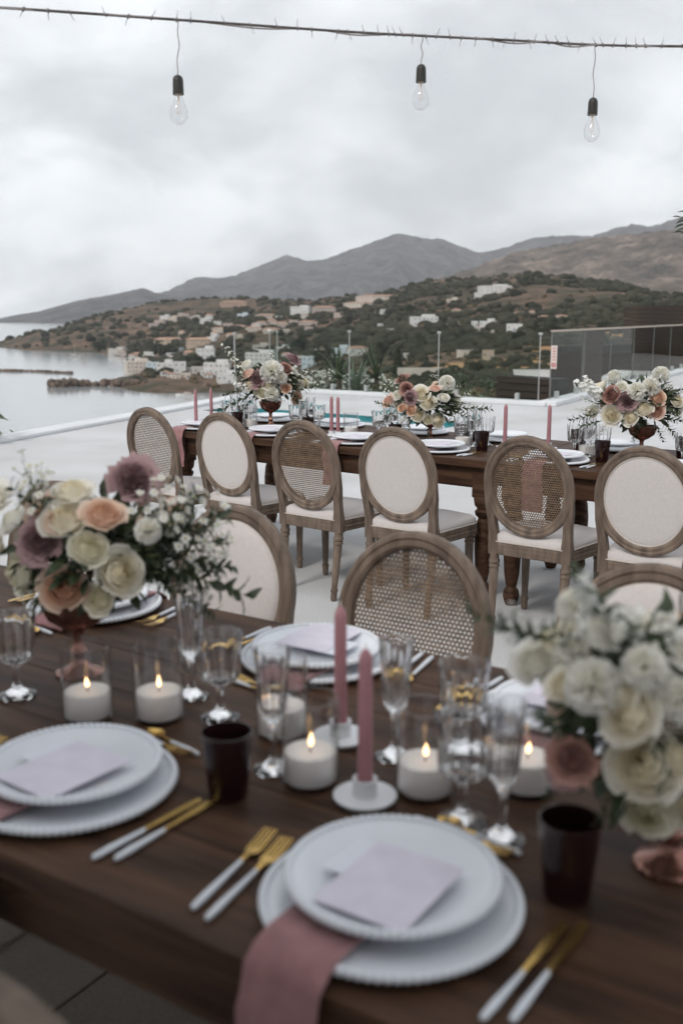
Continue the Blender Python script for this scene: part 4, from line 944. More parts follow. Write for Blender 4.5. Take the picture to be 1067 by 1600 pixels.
def napkin(name, fr, u, v_edge, vback, sgn, label, group, drop=.21, w=.054, seed=0, heights=None):
    r = random.Random(seed); t0, ph = r.uniform(.0, .03), r.uniform(0, 6)
    zt = TOP + .021; path = [(vback, TOP + .006), (vback - .02, zt + .001), (vback - .06, zt), (v_edge + .10, zt), (v_edge + .04, zt + .002), (v_edge + .012, zt - .005), (v_edge - .008, TOP + .002), (v_edge - .014, TOP - .02)]
    for k in range(1, 9): path.append((v_edge - .016 - .006 * math.sin(k), TOP - .02 - drop * k / 8))
    b = MB(); N = len(path) - 1
    def fn(s, q, e):
        i = min(int(q * N), N - 1); f = q * N - i; v = path[i][0] * (1 - f) + path[i + 1][0] * f; z = path[i][1] * (1 - f) + path[i + 1][1] * f
        hang = max(0, q - .45); x = (s - .5) * 2 * w * (1 + .12 * hang) + t0 * hang
        wv = .006 * hang * 2 * math.sin(s * 7 + ph) + .0025 * math.sin(s * 19 + q * 5 + ph)
        vv = v - (wv + e if hang > .05 else 0); zz = z + (e + wv * .3 if hang <= .05 else 0)
        q_ = fr.p(u + x * sgn, (vv if sgn > 0 else -vv), 0); return (q_.x, q_.y, zz)
    b.grid(lambda s, q: fn(s, q, .0035), 14, N * 2); b.grid(lambda s, q: fn(s, q, -.001), 14, N * 2)
    # folded long edges
    for s in (0, 1): b.grid(lambda a, q: fn(s, q, -.001 + .0045 * a), 1, N * 2)
    return tag(b.build(name, M['napkin'], None, ang=60), label, 'napkin', group)
def goblet_prof(h, rb, rf, kind):
    if kind == 'goblet':
        o_ = [(0, 0), (rf, 0), (rf, .003), (rf * .6, .008), (.011, .016), (.006, .03), (.0075, .042), (.006, .052), (.009, h * .40), (rb * .55, h * .43), (rb * .82, h * .48), (rb * .88, h * .58), (rb * .93, h * .8), (rb, h)]
        i_ = [(rb - .0022, h), (rb * .93 - .003, h * .8), (rb * .88 - .004, h * .58), (rb * .8 - .004, h * .50), (rb * .5, h * .46), (0, h * .45)]
    else:
        o_ = [(0, 0), (rf, 0), (rf, .003), (rf * .6, .008), (.009, .018), (.005, .034), (.0065, .05), (.0055, .065), (.010, h * .40), (rb * .62, h * .44), (rb * .74, h * .52), (rb * .86, h * .75), (rb, h)]
        i_ = [(rb - .002, h), (rb * .86 - .003, h * .75), (rb * .74 - .0035, h * .54), (rb * .5, h * .48), (0, h * .465)]
    return o_ + i_
def glass_me(h, rb, rf, kind):
    b = MB(); b.lathe(goblet_prof(h, rb, rf, kind), 72, rib=.13, ribn=12, ribz=(h * .42, h * .86)); return b.mesh(kind, M['glass'], ang=32)
GOB, FLU = glass_me(.168, .045, .037, 'goblet'), glass_me(.212, .030, .034, 'flute')
b = MB(); b.lathe([(0, 0), (.029, 0), (.031, .004), (.036, .06), (.041, .108), (.0385, .108), (.0335, .06), (.028, .009), (0, .008)], 36); TUM = b.mesh('tumbler', M['dark_glass'], ang=60)
def glassw(kind, p, label, group):
    name = {'goblet': 'goblet', 'flute': 'champagne_flute', 'tumbler': 'tumbler'}[kind]; me_ = {'goblet': GOB, 'flute': FLU, 'tumbler': TUM}[kind]
    return tag(ob(name, me_, None, (p.x, p.y, TOP + .001), (0, 0, random.uniform(0, 1))), label, 'glass', group)
b = MB(); b.lathe([(0, 0), (.044, 0), (.047, .004), (.047, .145), (.0445, .145), (.0445, .008), (.042, .006), (0, .006)], 40); JAR = b.mesh('glass_cylinder', M['jar'], ang=50)
b = MB(); b.lathe([(0, .0075), (.0425, .0075), (.0435, .010), (.0435, .050), (.042, .054), (.036, .0545), (.030, .0515), (.012, .0505), (0, .0505)], 40); WAX = b.mesh('wax', M['wax'])
b = MB(); b.tube([(0, 0, .049), (.001, 0, .059), (.002, 0, .064)], .0011, 6); WICK = b.mesh('wick', M['wick'])
b = MB(); b.lathe([(0, 0), (.0026, .002), (.0048, .008), (.0043, .014), (.0022, .021), (0, .028)], 16); FLAME = b.mesh('flame', M['flame'])
def jar(p, label, group, lit=True, hs=1.0):
    t = thing('candle_jar', label, 'candle', (p.x, p.y, TOP + .001), 0, group); ob('glass_cylinder', JAR, t, None, None, (1, 1, hs)); w = ob('wax', WAX, t); ob('wick', WICK, w)
    if lit: ob('flame', FLAME, t, (.001, 0, .060), (0, random.uniform(-.12, .12), 0), (.85, .85, random.uniform(.72, .95)))
    return t
b = MB(); b.lathe([(0, 0), (.044, 0), (.049, .004), (.050, .009), (.047, .0095), (.030, .007), (.0195, .009), (.0185, .034), (.0195, .036), (.0145, .036), (.0135, .014), (0, .014)], 40); HOLD = b.mesh('candle_holder', M['ceramic'])
b = MB(); b.lathe([(0, .016), (.0125, .016), (.0115, .10), (.0108, .228), (.0095, .238), (.004, .247), (0, .248)], 24); TAP = b.mesh('taper_candle', M['pink_wax'])
b = MB(); b.tube([(0, 0, .246), (.0005, .0005, .256)], .0011, 5); TWI = b.mesh('wick', mat('white wick', (.7, .66, .6), .8))
def taper(p, label, hlabel, group):
    h = tag(ob('candle_holder', HOLD, None, (p.x, p.y, TOP + .001)), hlabel, 'candle holder', group + ' holders')
    t = tag(ob('taper_candle', TAP, None, (p.x, p.y, TOP + .0015)), label, 'candle', group); ob('wick', TWI, t)

def setting(fr, u, v, sgn, who, full=True, seed=0, edge=None, card=True, hang=True, cut='all'):
    """one place setting; sgn +1 when the guest sits on the side nearest us"""
    P = lambda x, y, z=0: fr.p(u + sgn * x, v + sgn * y, z); c = P(0, 0, TOP + .001)
    r = random.Random(seed + 100)
    plate('charger_plate', CH_ME, CH_BD, c, 'white beaded charger plate ' + who, 'charger plates')
    q = P(-.004, .012, TOP + .0255); o = plate('dinner_plate', DP_ME, DP_BD, q, 'white beaded dinner plate ' + who, 'dinner plates')
    if edge is not None: napkin('napkin', fr, u - sgn * .03, edge if sgn > 0 else -edge, (v + .185) if sgn > 0 else -(v - .185), sgn, 'dusty pink folded napkin under the dinner plate ' + who, 'pink napkins', seed=seed)
    rot = -fr.a + (0 if sgn > 0 else math.pi)
    if card:
        k = ob('menu_card', None); k.empty_display_size = .05; tag(k, 'lavender menu card on the dinner plate ' + who, 'card', 'menu cards')
        ca = rot + math.radians(r.uniform(-4, 3)); k.location = P(.012, -.022, TOP + .0335 + .013); k.rotation_euler = (0, 0, ca)
        b = MB(); b.box((0, 0, 0), (.128, .162, .0016)); b.build('card', M['card'], k, False)
        if full:
            nc = ob('name_card', None); nc.empty_display_size = .05
            b = MB(); b.box((0, 0, 0), (.055, .092, .0012)); o = b.build('name_card', M['vellum'], None, False); bpy.data.objects.remove(nc)
            o.name = 'name_card'; off = Matrix.Rotation(ca, 3, 'Z') @ Vector((-.068, .034, 0)); o.location = k.location + off - Vector((0, 0, .0016)); o.rotation_euler = (0, 0, ca)
            tag(o, 'pale vellum name card ' + who, 'card', 'name cards')
    if cut == 'all' or cut == 'front':
        cutlery('fork', P(-.205, -.15), P(-.240, .09), FKB, HNF, 'gold tined fork with white handle, outer one ' + who, 'fork', 'dinner forks')
        cutlery('fork', P(-.175, -.158), P(-.206, .09), FKB, HNF, 'gold tined fork with white handle, inner one ' + who, 'fork', 'dinner forks')
        cutlery('knife', P(.192, -.135), P(.206, .08), KNB, HND, 'gold bladed knife with white handle, inner one ' + who, 'knife', 'dinner knives')
        cutlery('knife', P(.220, -.120), P(.226, .10), KNB, HND, 'gold bladed knife with white handle, outer one ' + who, 'knife', 'dinner knives')
    if cut == 'all':
        cutlery('dessert_spoon', P(.095, .200), P(-.085, .232), SPB, HNS, 'gold dessert spoon lying above the plate ' + who, 'spoon', 'dessert spoons')
        cutlery('dessert_fork', P(-.08, .212), P(.085, .186), FKS, HNL, 'gold dessert fork lying above the plate ' + who, 'fork', 'dessert forks')
A_, B_ = NT.uv(at(610, 1415, TOP)), NT.uv(at(112, 1232, TOP))
setting(NT, A_[0], A_[1], 1, 'in the foreground centre', seed=1, edge=NV0)
setting(NT, B_[0], B_[1], 1, 'at the left edge of the foreground', seed=2, edge=NV0)
C_, D_, E_ = (-1.887, 1.735), (-1.18, 1.722), (-.60, 1.70)
setting(NT, *C_, -1, 'across the table behind the left bouquet', seed=3, edge=NV1)
setting(NT, *D_, -1, 'across from us by the centre cane chair', seed=4, edge=NV1)
setting(NT, *E_, -1, 'across the table behind the right bouquet', seed=5, edge=NV1)
# glasses, candles on the near table
def n_(px, py): return at(px, py, TOP)
for kd, (px, py), lb in [('goblet', (28, 1087), 'cut crystal goblet at the left edge of the near table'), ('flute', (300, 1089), 'cut crystal flute behind the second candle jar from the left'), ('goblet', (345, 1122), 'cut crystal goblet behind the left dark tumbler'),
    ('flute', (428, 1203), 'cut crystal flute right of the left dark tumbler'), ('flute', (617, 1183), 'cut crystal flute directly right of the pink candles'), ('goblet', (722, 1180), 'cut crystal goblet in front of the centre cane chair'),
    ('goblet', (722, 1284), 'cut crystal goblet behind the foreground centre plate'), ('flute', (783, 1312), 'cut crystal flute left of the right dark tumbler')]: glassw(kd, n_(px, py), lb, 'crystal glasses on the near table')
glassw('tumbler', n_(357, 1243), 'dark plum tumbler right of the left foreground plate', 'dark tumblers'); glassw('tumbler', n_(885, 1398), 'dark plum tumbler below the right foreground bouquet', 'dark tumblers')
for (px, py), lb in [((139, 1121), 'lit white candle in a glass jar, leftmost on the near table'), ((250, 1121), 'lit white candle in a glass jar, second from the left'), ((441, 1146), 'lit white candle in a glass jar behind the crystal flute'),
    ((485, 1221), 'lit white candle in a glass jar left of the pink candles'), ((663, 1237), 'lit white candle in a glass jar right of the pink candles'), ((821, 1232), 'lit white candle in a glass jar left of the right bouquet')]: jar(n_(px, py), lb, 'candle jars on the near table')
taper(n_(532, 1156), 'taller looking pink taper candle, rear one on the near table', 'white ceramic holder under the rear pink taper of the near table', 'pink tapers on the near table')
taper(n_(570, 1250), 'pink taper candle, front one on the near table', 'white ceramic holder under the front pink taper of the near table', 'pink tapers on the near table')
# far table
ORD = ['first', 'second', 'third', 'fourth', 'fifth', 'sixth']
SU = [-4.72, -4.12, -3.46, -2.88, -2.18, -1.60]
for i, u in enumerate(SU):
    setting(FT, u, FV0 + .19, 1, 'before the %s chair of the far table' % ORD[i], full=False, seed=60 + i, edge=FV0, cut='front')
    w = 'by the %s chair of the far table' % ORD[i]
    for kd, dx_, dy_ in (('goblet', -.02, .27), ('flute', .06, .25), ('tumbler', .19, .14)): glassw(kd, FT.p(u + dx_, FV0 + .19 + dy_), {'goblet': 'cut crystal goblet ', 'flute': 'cut crystal flute ', 'tumbler': 'dark plum tumbler '}[kd] + w, 'glasses on the far table')
    setting(FT, u + .06, FV1 - .19, -1, 'across the far table from the %s chair' % ORD[i], full=False, seed=80 + i, edge=None, card=False, cut='none')
    w = 'across the far table from the %s chair' % ORD[i]
    for kd, dx_, dy_ in (('goblet', .04, .28), ('flute', -.04, .26), ('tumbler', -.16, .13)): glassw(kd, FT.p(u + .06 + dx_, FV1 - .19 - dy_), {'goblet': 'cut crystal goblet ', 'flute': 'cut crystal flute ', 'tumbler': 'dark plum tumbler '}[kd] + w, 'glasses on the far table')
for (px, py), lb in [((307, 667), 'left'), ((331, 664), 'second'), ((518, 682), 'third'), ((528, 683), 'fourth'), ((788, 700), 'fifth'), ((856, 702), 'sixth')]:
    taper(n_(px, py), 'slim pink taper candle on the far table, %s from the left' % lb.replace('left', 'first'), 'white holder of the %s pink taper from the left on the far table' % lb.replace('left', 'first'), 'pink tapers on the far table')
for (px, py), lb in [((392, 668), 'left of the left compote'), ((548, 681), 'right of the pair of tapers'), ((722, 698), 'right of the middle bouquet'), ((916, 712), 'behind the right end plates')]:
    jar(n_(px, py), 'white candle jar ' + lb + ' on the far table', 'candle jars on the far table', False)

# ------------------------------------------------------------------ flowers
def rose_me(seed, nm, n=24, ruffle=0.0, open_=.5):
    r = random.Random(seed); b = MB()
    for i in range(n):
        t_ = i / (n - 1); ang = i * 2.4 + r.uniform(-.2, .2); ph = r.uniform(0, 6); tw = r.uniform(-.1, .1)
        Rm = .15 + .66 * t_; Rt = Rm * (.42 + (.72 + open_ * .5) * t_); zt = .44 - (.36 + .25 * open_) * t_ ** 1.3 + r.uniform(-.03, .03); zm = -.12 - .12 * t_; w = 1.05 - .33 * t_
        def fn(s, k):
            s = 2 * s - 1; rad = (1 - k) ** 2 * .08 + 2 * k * (1 - k) * Rm * 1.25 + k * k * Rt; z = -(1 - k) ** 2 * .55 + 2 * k * (1 - k) * zm + k * k * zt
            e = max(0, (k - .72) / .28) ** 2; z -= .10 * t_ * e + .16 * s * s * k * (.4 + .6 * t_); rad += .05 * t_ * e + tw * s * k * .2
            rad += ruffle * .08 * math.sin(s * 8 + ph) * k * k; z += ruffle * .08 * math.sin(s * 11 + ph * 2) * k * k
            a = ang + s * w * (1 - .15 * k * k); return (rad * math.cos(a), rad * math.sin(a), z)
        b.grid(fn, 6, 6)
    b.lathe([(0, -.62), (.16, -.60), (.3, -.42), (.1, -.3)], 10)
    return b
def cup(b): return b
ROSE = {}
def bloom_mesh(kind, colr, var):
    key = (kind, colr, var)
    if key not in ROSE:
        if kind == 'rose': b = rose_me(10 + var, key, 34, .15, .05 + .12 * var)
        elif kind == 'ruffle': b = rose_me(30 + var, key, 34, 1.1, .75)
        else:
            r = random.Random(50 + var); b = MB()       # carnation: a ball of small frilled petals
            for i in range(72):
                z = 1 - 1.4 * i / 71; a0 = i * 2.4; d = Vector((math.sqrt(max(0, 1 - z * z)) * math.cos(a0), math.sqrt(max(0, 1 - z * z)) * math.sin(a0), z)); sd_ = d.orthogonal().normalized(); sd_.rotate(Matrix.Rotation(r.uniform(0, 6.28), 3, d)); up_ = d.cross(sd_)
                def fn(s, k):
                    s = 2 * s - 1; q = d * (.25 + .62 * k) + sd_ * s * .27 * k + up_ * (.10 * math.sin(s * 7 + i) * k * k + .12 * k * k * r.uniform(.6, 1)); return q
                b.grid(fn, 5, 3)
        ROSE[key] = b.mesh(kind, PET[colr], True, None)
    return ROSE[key]
def spray_mesh(kind, seed):                # along +Z, unit length
    r = random.Random(seed); b = MB(); pts = [(.06 * math.sin(2 * k / 5 + seed), .06 * math.cos(k / 3 + seed), k / 5) for k in range(6)]
    b.tube(pts, [.012, .011, .010, .008, .006, .003], 5, 0)
    def on(t_): i = min(int(t_ * 5), 4); return Vector(pts[i]).lerp(Vector(pts[i + 1]), t_ * 5 - i)
    if kind == 'leaf':
        for k in range(22):
            t_ = .15 + .85 * k / 21; a = k * 2.4 + r.uniform(-.4, .4); d = Vector((math.cos(a), math.sin(a), .75)); b.leaf(on(t_), d, r.uniform(.24, .36) * (1.1 - .35 * t_), .12, (0, 0, 1), 1, bend=.25)
    else:
        big = kind == 'stock'; n = 22 if big else 15
        for k in range(n):
            t_ = .3 + .7 * (k + r.random()) / n; a = k * 2.4; rr = (.16 if big else .2) * (1.15 - .6 * t_); q = on(min(t_, 1)) + Vector((rr * math.cos(a), rr * math.sin(a), r.uniform(0, .08)))
            if not big: b.tube([on(max(0, t_ - .2)), q], .004, 4, 0)
            d = (q - on(t_) + Vector((0, 0, .12 + (.1 if not big else 0)))).normalized(); s1 = d.orthogonal().normalized(); s2 = d.cross(s1); pr = r.uniform(.06, .08) if not big else r.uniform(.10, .135); np_ = 6 if not big else 9
            for j in range(np_):
                w = 2 * math.pi * j / np_ + r.uniform(-.2, .2); e = s1 * math.cos(w) + s2 * math.sin(w); b.leaf(q, e + d * r.uniform(.15, .6), pr, pr * .75, d, 2, bend=.2, fold=.05)
            if not big: b.add([Vector(v) * .017 + q + d * .008 for v in ICO1[0]], ICO1[1].tolist(), 3)
        for k in range(3 if big else 9):
            t_ = .1 + .6 * r.random(); a = r.uniform(0, 6.28); b.leaf(on(t_), (math.cos(a), math.sin(a), .6), r.uniform(.10, .2), .05, (0, 0, 1), 1)
    return b.mesh(kind + '_spray', [M['stem'], M['leaf'], M['white_petal'], M['pollen']], False)
ICO1 = ico(1)
SPR = {k: [spray_mesh(k, s) for s in (1, 2, 3)] for k in ('leaf', 'stock', 'daisy')}
b = MB(); b.lathe([(0, 0), (.050, 0), (.052, .004), (.045, .010), (.022, .018), (.012, .032), (.014, .045), (.018, .05), (.012, .058), (.010, .085), (.014, .095), (.035, .105), (.062, .125), (.074, .155), (.077, .172), (.074, .172), (.070, .155), (.055, .128), (0, .115)], 40, rib=.09, ribn=20, ribz=(.0, .16)); COMP = b.mesh('compote_bowl', M['rose_glass'], ang=50)
def foliage_mb(seed, n, L, W):
    r = random.Random(seed); b = MB()
    for i in range(n):
        d = Vector((r.gauss(0, 1), r.gauss(0, 1), r.gauss(.25, .8))).normalized(); q = d * r.uniform(.35, .8); b.leaf(q, (d + Vector((r.gauss(0, .4), r.gauss(0, .4), r.gauss(0, .4)))).normalized(), L * r.uniform(.6, 1.2), W, (r.gauss(0, 1), r.gauss(0, 1), 1))
    return b
FOL = foliage_mb(3, 420, .34, .13).mesh('foliage', M['leaf'], False)
def arrangement(base, csize, C, Rv, label, group, blooms, sprays, pxs=1.0, back=7, seed=1):
    """compote with flowers; blooms: (px, py, r_px, kind, colour); sprays: (kind, root px, root py, tip px, tip py)"""
    r = random.Random(seed); t = thing('flower_arrangement', label, 'flowers', base, 0, group); B0 = Vector(base)
    ob('compote_bowl', COMP, t, (0, 0, .001), None, csize)
    ob('foliage', FOL, t, C - B0, None, (Rv[0] * .88, Rv[1] * .88, Rv[2] * .86))
    core = C - Vector((0, 0, Rv[2] * .55))
    def depth(px, py, k=.8):
        p = aty(px, py, C.y); d = ((p.x - C.x) / Rv[0]) ** 2 + ((p.z - C.z) / Rv[2]) ** 2; return C.y - Rv[1] * k * math.sqrt(max(0, 1 - min(1, d)))
    for i, (px, py, rp, kind, colr) in enumerate(blooms):
        Y = depth(px, py); p = aty(px, py, Y); rad = rp * Y * 1.02 / F * pxs; nv = (p - core).normalized() + (Vector((0, 0, H)) - p).normalized() * .6 + Vector((0, 0, .1)); nv.normalize(); nv += Vector((r.gauss(0, .18), r.gauss(0, .18), r.gauss(0, .18)))
        ob({'rose': 'rose', 'ruffle': 'ruffled_flower', 'carn': 'carnation'}[kind], bloom_mesh(kind, colr, i % 3), t, p - B0 - nv.normalized() * rad * .2, aim(nv, r.uniform(0, 6)), rad * {'rose': 1.0, 'ruffle': .88, 'carn': 1.12}[kind])
    for k in range(back):
        a = math.pi * (k + .5) / back; d = Vector((math.cos(a) * .8, math.sin(a) * .75, r.uniform(-.1, .55))); p = Vector((d.x * Rv[0], d.y * Rv[1], d.z * Rv[2])); rad = min(Rv) * .34
        ob('rose', bloom_mesh('rose', ('cream', 'white', 'peach')[k % 3], k % 3), t, C + p - B0, aim(d, k), rad)
    for i, (kind, rx, ry, tx, ty, wdt) in enumerate(sprays):
        Y = depth(rx, ry, .45); A0 = aty(rx, ry, Y); Bt = aty(tx, ty, Y - Rv[1] * r.uniform(.0, .25)); L = (Bt - A0).length
        ob({'leaf': 'leaf_spray', 'stock': 'stock_stem', 'daisy': 'daisy_spray'}[kind], SPR[kind][i % 3], t, A0 - B0, aim(Bt - A0, r.uniform(0, 6)), (L * wdt, L * wdt, L))
    return t
R_, U_, C_k = 'rose', 'ruffle', 'carn'
v1 = n_(126, 1052); Cv1 = aty(150, 862, v1.y)
arrangement(v1, 1.0, Cv1, (.205, .20, .165), 'bouquet of cream and peach roses in a copper compote, left foreground', 'foreground bouquets',
  [(192, 893, 47, R_, 'cream'), (97, 918, 43, R_, 'peach'), (163, 795, 37, R_, 'peach'), (57, 838, 42, U_, 'mauve'), (208, 742, 44, U_, 'mauve'), (112, 758, 36, R_, 'cream'), (95, 805, 44, R_, 'cream'), (12, 808, 30, R_, 'white'), (18, 895, 42, R_, 'green'), (140, 852, 36, R_, 'green'), (88, 812, 22, R_, 'blush'), (232, 828, 22, C_k, 'white'), (-30, 850, 45, R_, 'cream'), (150, 935, 30, R_, 'green'), (-20, 770, 40, R_, 'white'), (300, 885, 18, R_, 'cream'), (275, 790, 17, C_k, 'blush')],
  [('daisy', 80, 840, 38, 715, 1.0), ('daisy', 30, 800, 70, 730, 1.0), ('daisy', 240, 850, 300, 770, .9), ('daisy', 230, 880, 350, 800, .9), ('daisy', 230, 900, 340, 870, 1.1), ('daisy', 235, 860, 365, 845, .9), ('daisy', 240, 840, 330, 770, 1.0), ('daisy', 240, 890, 335, 925, 1.1), ('leaf', 225, 890, 360, 890, .8), ('daisy', 220, 870, 300, 920, 1.0), ('leaf', 210, 880, 385, 935, .8), ('leaf', 220, 850, 350, 850, .8), ('leaf', 220, 880, 330, 960, .8), ('leaf', 230, 830, 310, 780, .9), ('daisy', 200, 830, 262, 745, .9), ('daisy', 150, 900, 140, 940, 1.2), ('leaf', 90, 820, 20, 760, .9), ('leaf', 200, 900, 290, 900, .9), ('daisy', 60, 880, 40, 960, 1.0), ('leaf', 230, 860, 300, 830, 1.0), ('leaf', 230, 860, 330, 830, .9), ('leaf', 235, 850, 345, 800, .8), ('leaf', 230, 870, 340, 890, .9)], seed=3)
v2 = n_(1046, 1352); Cv2 = aty(1035, 1120, v2.y + .01)
arrangement(v2, 1.0, Cv2, (.185, .17, .185), 'bouquet of cream roses in a copper compote, right foreground', 'foreground bouquets',
  [(1003, 1192, 76, R_, 'cream'), (975, 1115, 56, R_, 'cream'), (835, 1022, 50, R_, 'white'), (925, 1068, 48, C_k, 'white'), (1012, 1272, 52, R_, 'green'), (893, 1178, 46, U_, 'terra'), (880, 1190, 40, U_, 'mauve'), (900, 945, 34, C_k, 'white'), (945, 985, 34, C_k, 'white'), (1005, 1040, 38, C_k, 'white'), (1062, 1090, 40, C_k, 'white'), (893, 1005, 28, R_, 'white'), (1075, 1180, 60, R_, 'cream'), (1090, 1010, 45, R_, 'white'), (1080, 1260, 50, R_, 'cream'), (960, 1080, 40, R_, 'cream'), (1037, 972, 17, C_k, 'white'), (875, 1065, 36, R_, 'cream'), (1130, 1120, 60, R_, 'cream')],
  [('stock', 930, 1040, 905, 905, .7), ('leaf', 960, 1040, 950, 930, .9), ('leaf', 930, 1030, 860, 985, .9), ('leaf', 960, 1060, 985, 985, 1.0), ('leaf', 870, 1010, 735, 950, .7), ('leaf', 880, 1000, 775, 975, .7), ('leaf', 870, 1150, 840, 1110, .9), ('leaf', 900, 1180, 850, 1240, .8), ('daisy', 1020, 1040, 1037, 960, .9), ('daisy', 1050, 1080, 1064, 1000, .9), ('leaf', 960, 1200, 940, 1290, .8), ('leaf', 930, 1000, 900, 890, .7), ('daisy', 880, 1020, 800, 950, .6), ('stock', 980, 1060, 1000, 960, .7)], seed=5)
# far bouquets
def far_at(px, v):
    best = min((abs((lambda q: 533.5 + F * q.x / (q.y * cP + (H - TOP) * sP))(FT.p(-5 + .002 * k, v)) - px), -5 + .002 * k) for k in range(2500)); return FT.p(best[1], v, TOP)
f1 = far_at(423, 5.07); C1 = aty(425, 598, f1.y)
arrangement(f1, 1.0, C1, (.235, .19, .17), 'bouquet with mauve and white roses, leftmost on the far table', 'far table bouquets',
  [(399, 589, 17, U_, 'mauve'), (425, 580, 19, C_k, 'white'), (461, 557, 14, U_, 'mauve'), (425, 615, 12, C_k, 'white'), (407, 609, 15, R_, 'green'), (385, 581, 12, R_, 'blush'), (383, 567, 11, R_, 'white'), (468, 622, 13, U_, 'peach'), (446, 573, 12, R_, 'terra'), (478, 597, 11, R_, 'cream'), (387, 599, 12, R_, 'cream'), (447, 606, 9, R_, 'peach'), (440, 590, 10, C_k, 'white'), (420, 598, 12, R_, 'cream')],
  [('daisy', 390, 590, 350, 541, .55), ('daisy', 395, 600, 362, 560, .6), ('daisy', 425, 580, 423, 548, .7), ('daisy', 440, 610, 462, 575, 1.0), ('daisy', 440, 620, 450, 590, 1.2), ('daisy', 420, 610, 440, 630, 1.3), ('leaf', 450, 600, 512, 575, .6), ('leaf', 450, 610, 500, 600, .7), ('leaf', 400, 610, 340, 640, .6), ('leaf', 400, 600, 352, 615, .7), ('leaf', 455, 620, 490, 650, .8), ('leaf', 400, 620, 375, 645, .8), ('stock', 400, 610, 368, 600, .8), ('leaf', 450, 610, 478, 640, .9), ('leaf', 400, 600, 365, 585, .8), ('daisy', 455, 600, 485, 580, .9)], seed=7)
f2 = far_at(672, 5.03); C2 = aty(668, 630, f2.y)
arrangement(f2, .9, C2, (.235, .19, .16), 'bouquet of cream and terracotta roses, middle of the far table', 'far table bouquets',
  [(626, 588, 12, U_, 'terra'), (635, 605, 12, U_, 'terra'), (603, 625, 13, R_, 'blush'), (620, 616, 9, R_, 'white'), (639, 621, 12, U_, 'mauve'), (657, 613, 15, R_, 'cream'), (669, 627, 15, R_, 'cream'), (698, 597, 13, C_k, 'white'), (680, 604, 10, R_, 'blush'), (653, 647, 13, R_, 'cream'), (686, 656, 14, R_, 'cream'), (694, 619, 10, R_, 'white'), (669, 655, 9, R_, 'green'), (627, 636, 9, R_, 'peach'), (640, 640, 10, R_, 'peach')],
  [('daisy', 630, 610, 603, 592, .8), ('daisy', 610, 625, 598, 600, .9), ('daisy', 700, 625, 735, 615, .7), ('daisy', 700, 630, 742, 632, .7), ('daisy', 700, 615, 720, 602, .9), ('leaf', 700, 640, 765, 640, .6), ('leaf', 690, 640, 745, 655, .7), ('leaf', 690, 650, 740, 672, .7), ('leaf', 620, 640, 588, 628, .7), ('leaf', 620, 640, 592, 660, .8), ('daisy', 625, 645, 600, 645, .9), ('daisy', 690, 590, 671, 585, .6), ('leaf', 640, 600, 608, 580, .7), ('stock', 640, 645, 625, 660, .9), ('leaf', 670, 660, 668, 690, .9), ('leaf', 640, 650, 640, 680, .9)], seed=9)
f3 = far_at(1000, 5.12); C3 = aty(1000, 632, f3.y)
arrangement(f3, 1.0, C3, (.27, .2, .17), 'bouquet of peach and cream roses, rightmost on the far table', 'far table bouquets',
  [(958, 587, 11, C_k, 'white'), (1032, 584, 14, C_k, 'white'), (953, 614, 15, R_, 'terra'), (979, 625, 17, U_, 'mauve'), (955, 648, 18, R_, 'cream'), (982, 651, 15, R_, 'cream'), (1005, 635, 17, R_, 'cream'), (1029, 619, 15, R_, 'peach'), (1026, 641, 15, R_, 'blush'), (994, 610, 15, C_k, 'white'), (1016, 603, 15, C_k, 'white'), (970, 602, 11, R_, 'white'), (924, 641, 13, R_, 'white'), (1060, 625, 12, R_, 'cream')],
  [('stock', 950, 625, 900, 598, .6), ('stock', 945, 620, 915, 590, .7), ('daisy', 945, 635, 905, 622, .7), ('daisy', 940, 645, 900, 640, .7), ('leaf', 940, 645, 890, 655, .6), ('leaf', 945, 655, 905, 665, .6), ('daisy', 950, 660, 930, 682, .8), ('daisy', 1040, 630, 1066, 610, .9), ('leaf', 1030, 650, 1075, 660, .8), ('leaf', 1030, 655, 1060, 690, .8), ('daisy', 1035, 640, 1065, 650, 1.0), ('daisy', 965, 610, 972, 580, .6), ('leaf', 1030, 625, 1070, 605, .8), ('daisy', 1035, 615, 1050, 598, .8), ('leaf', 1000, 660, 990, 690, .9), ('leaf', 1020, 660, 1035, 690, .9), ('stock', 945, 630, 920, 610, .8)], seed=11)

# ------------------------------------------------------------------ festoon lights
CP = [aty(-260, 0, 3.25), aty(0, 12, 3.4), aty(279, 31, 3.52), aty(534, 49, 3.7), aty(660, 56, 3.8), aty(800, 63, 3.86), aty(929, 70, 3.92), aty(1067, 72, 4.0), aty(1400, 70, 4.2)]
def spl(t_):
    n = len(CP) - 1; i = min(int(t_), n - 1); f = t_ - i; P0, P1, P2, P3 = CP[max(i - 1, 0)], CP[i], CP[i + 1], CP[min(i + 2, n)]
    return .5 * ((2 * P1) + (P2 - P0) * f + (2 * P0 - 5 * P1 + 4 * P2 - P3) * f * f + (3 * P1 - P0 - 3 * P2 + P3) * f ** 3)
cab = thing('festoon_cable', 'dark festoon cable strung across the sky with clipped ties', 'cable', CP[0]); O = CP[0]
r = random.Random(21); ts = [8 * k / 160 for k in range(161)]
b = MB(); b.tube([spl(q) - O for q in ts], .0042, 6); b.build('main_cable', M['cable'], cab)
b = MB(); b.tube([spl(q) - O + Vector((0, .004 * math.cos(q * 9), -.004 + .006 * math.sin(q * 5 + 2 * math.sin(q * 2.3)))) for q in ts], .0028, 6); b.build('support_wire', mat('pale wire', (.30, .27, .26), .6), cab)
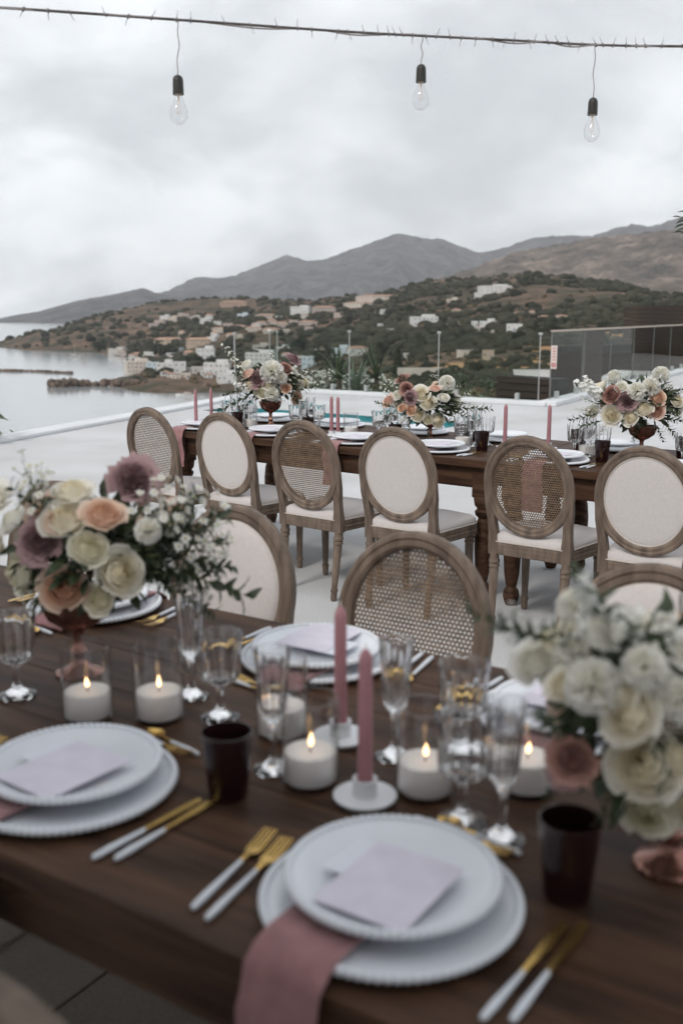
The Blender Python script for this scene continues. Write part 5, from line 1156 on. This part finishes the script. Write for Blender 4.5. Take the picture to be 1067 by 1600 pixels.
b = MB(); b.tube([(0, 0, 0), (0, .001, .016), (.001, .002, .030)], [.0012, .0011, .0008], 5); b.lathe([(.0085, -.002), (.0085, .002), (.0068, .002), (.0068, -.002), (.0085, -.002)], 10, M=Matrix.Rotation(math.pi / 2, 4, 'Y')); TIE = b.mesh('cable_tie', M['tie'])
for k in range(44):
    q = 1.0 + 6.1 * (k + r.uniform(-.3, .3)) / 44; s = r.choice((-1, 1)); ob('cable_tie', TIE, cab, spl(q) - O, (math.pi if s < 0 else 0, r.uniform(-.5, .5), 0))
b = MB(); b.lathe([(0, .062), (.004, .062), (.012, .058), (.0165, .050), (.0175, .042), (.0185, 0), (.0165, 0), (.016, .03), (0, .031)], 28); SOCK = b.mesh('socket', M['black'], ang=50)
prof = [(0.0128, .004), (.0135, -.008), (.017, -.02), (.0245, -.036), (.029, -.052), (.0295, -.062), (.0265, -.076), (.019, -.087), (.009, -.0925), (0, -.0935)]
b = MB(); b.lathe(prof + [(0, -.0925), (.0088, -.0915), (.0185, -.0861), (.0256, -.0755), (.0286, -.062), (.0281, -.052), (.0236, -.036), (.0161, -.02), (.0126, -.008), (.0119, .004), (.0128, .004)], 32); BUL = b.mesh('glass_bulb', thin_glass('bulb glass', (.985, .985, .985), 1.35, 0.0, 0.55, 4.0), ang=80)
b = MB()
for sx in (-1, 1): b.tube([(sx * .0035, 0, -.018), (sx * .0052, 0, -.04), (sx * .0045, 0, -.058), (0, 0, -.0605)], .0011, 6)
b.tube([(0, 0, 0), (0, 0, -.019)], [.004, .0028], 8); FIL = b.mesh('filament', M['filament'])
b = MB(); b.lathe([(0, .03), (.0132, .03), (.0132, .001), (0, .001)], 24); CAPM = b.mesh('screw_cap', M['brass'])
for (pxc, q, py0, label) in ((279, 2.0, 148, 'clear bulb in a black socket hanging at the left'), (657.5, 4.0, 129, 'clear bulb in a black socket hanging in the middle'), (925, 6.0, 180, 'clear bulb in a black socket hanging at the right')):
    top = spl(q); S = aty(pxc, py0, top.y); t = thing('pendant_bulb', label, 'light bulb', S, 0, 'festoon bulbs')
    ob('socket', SOCK, t); bl = ob('glass_bulb', BUL, t); ob('filament', FIL, bl); ob('screw_cap', CAPM, t)
    tp_ = top - S; b = MB(); n = 12; b.tube([Vector((0, 0, .06)).lerp(tp_, k / n) + Vector((.004 * math.sin(k * .9 + q), 0, 0)) * (math.sin(math.pi * k / n)) for k in range(n + 1)], .0016, 6); b.build('cord', mat('flex', (.20, .16, .15), .7), t)
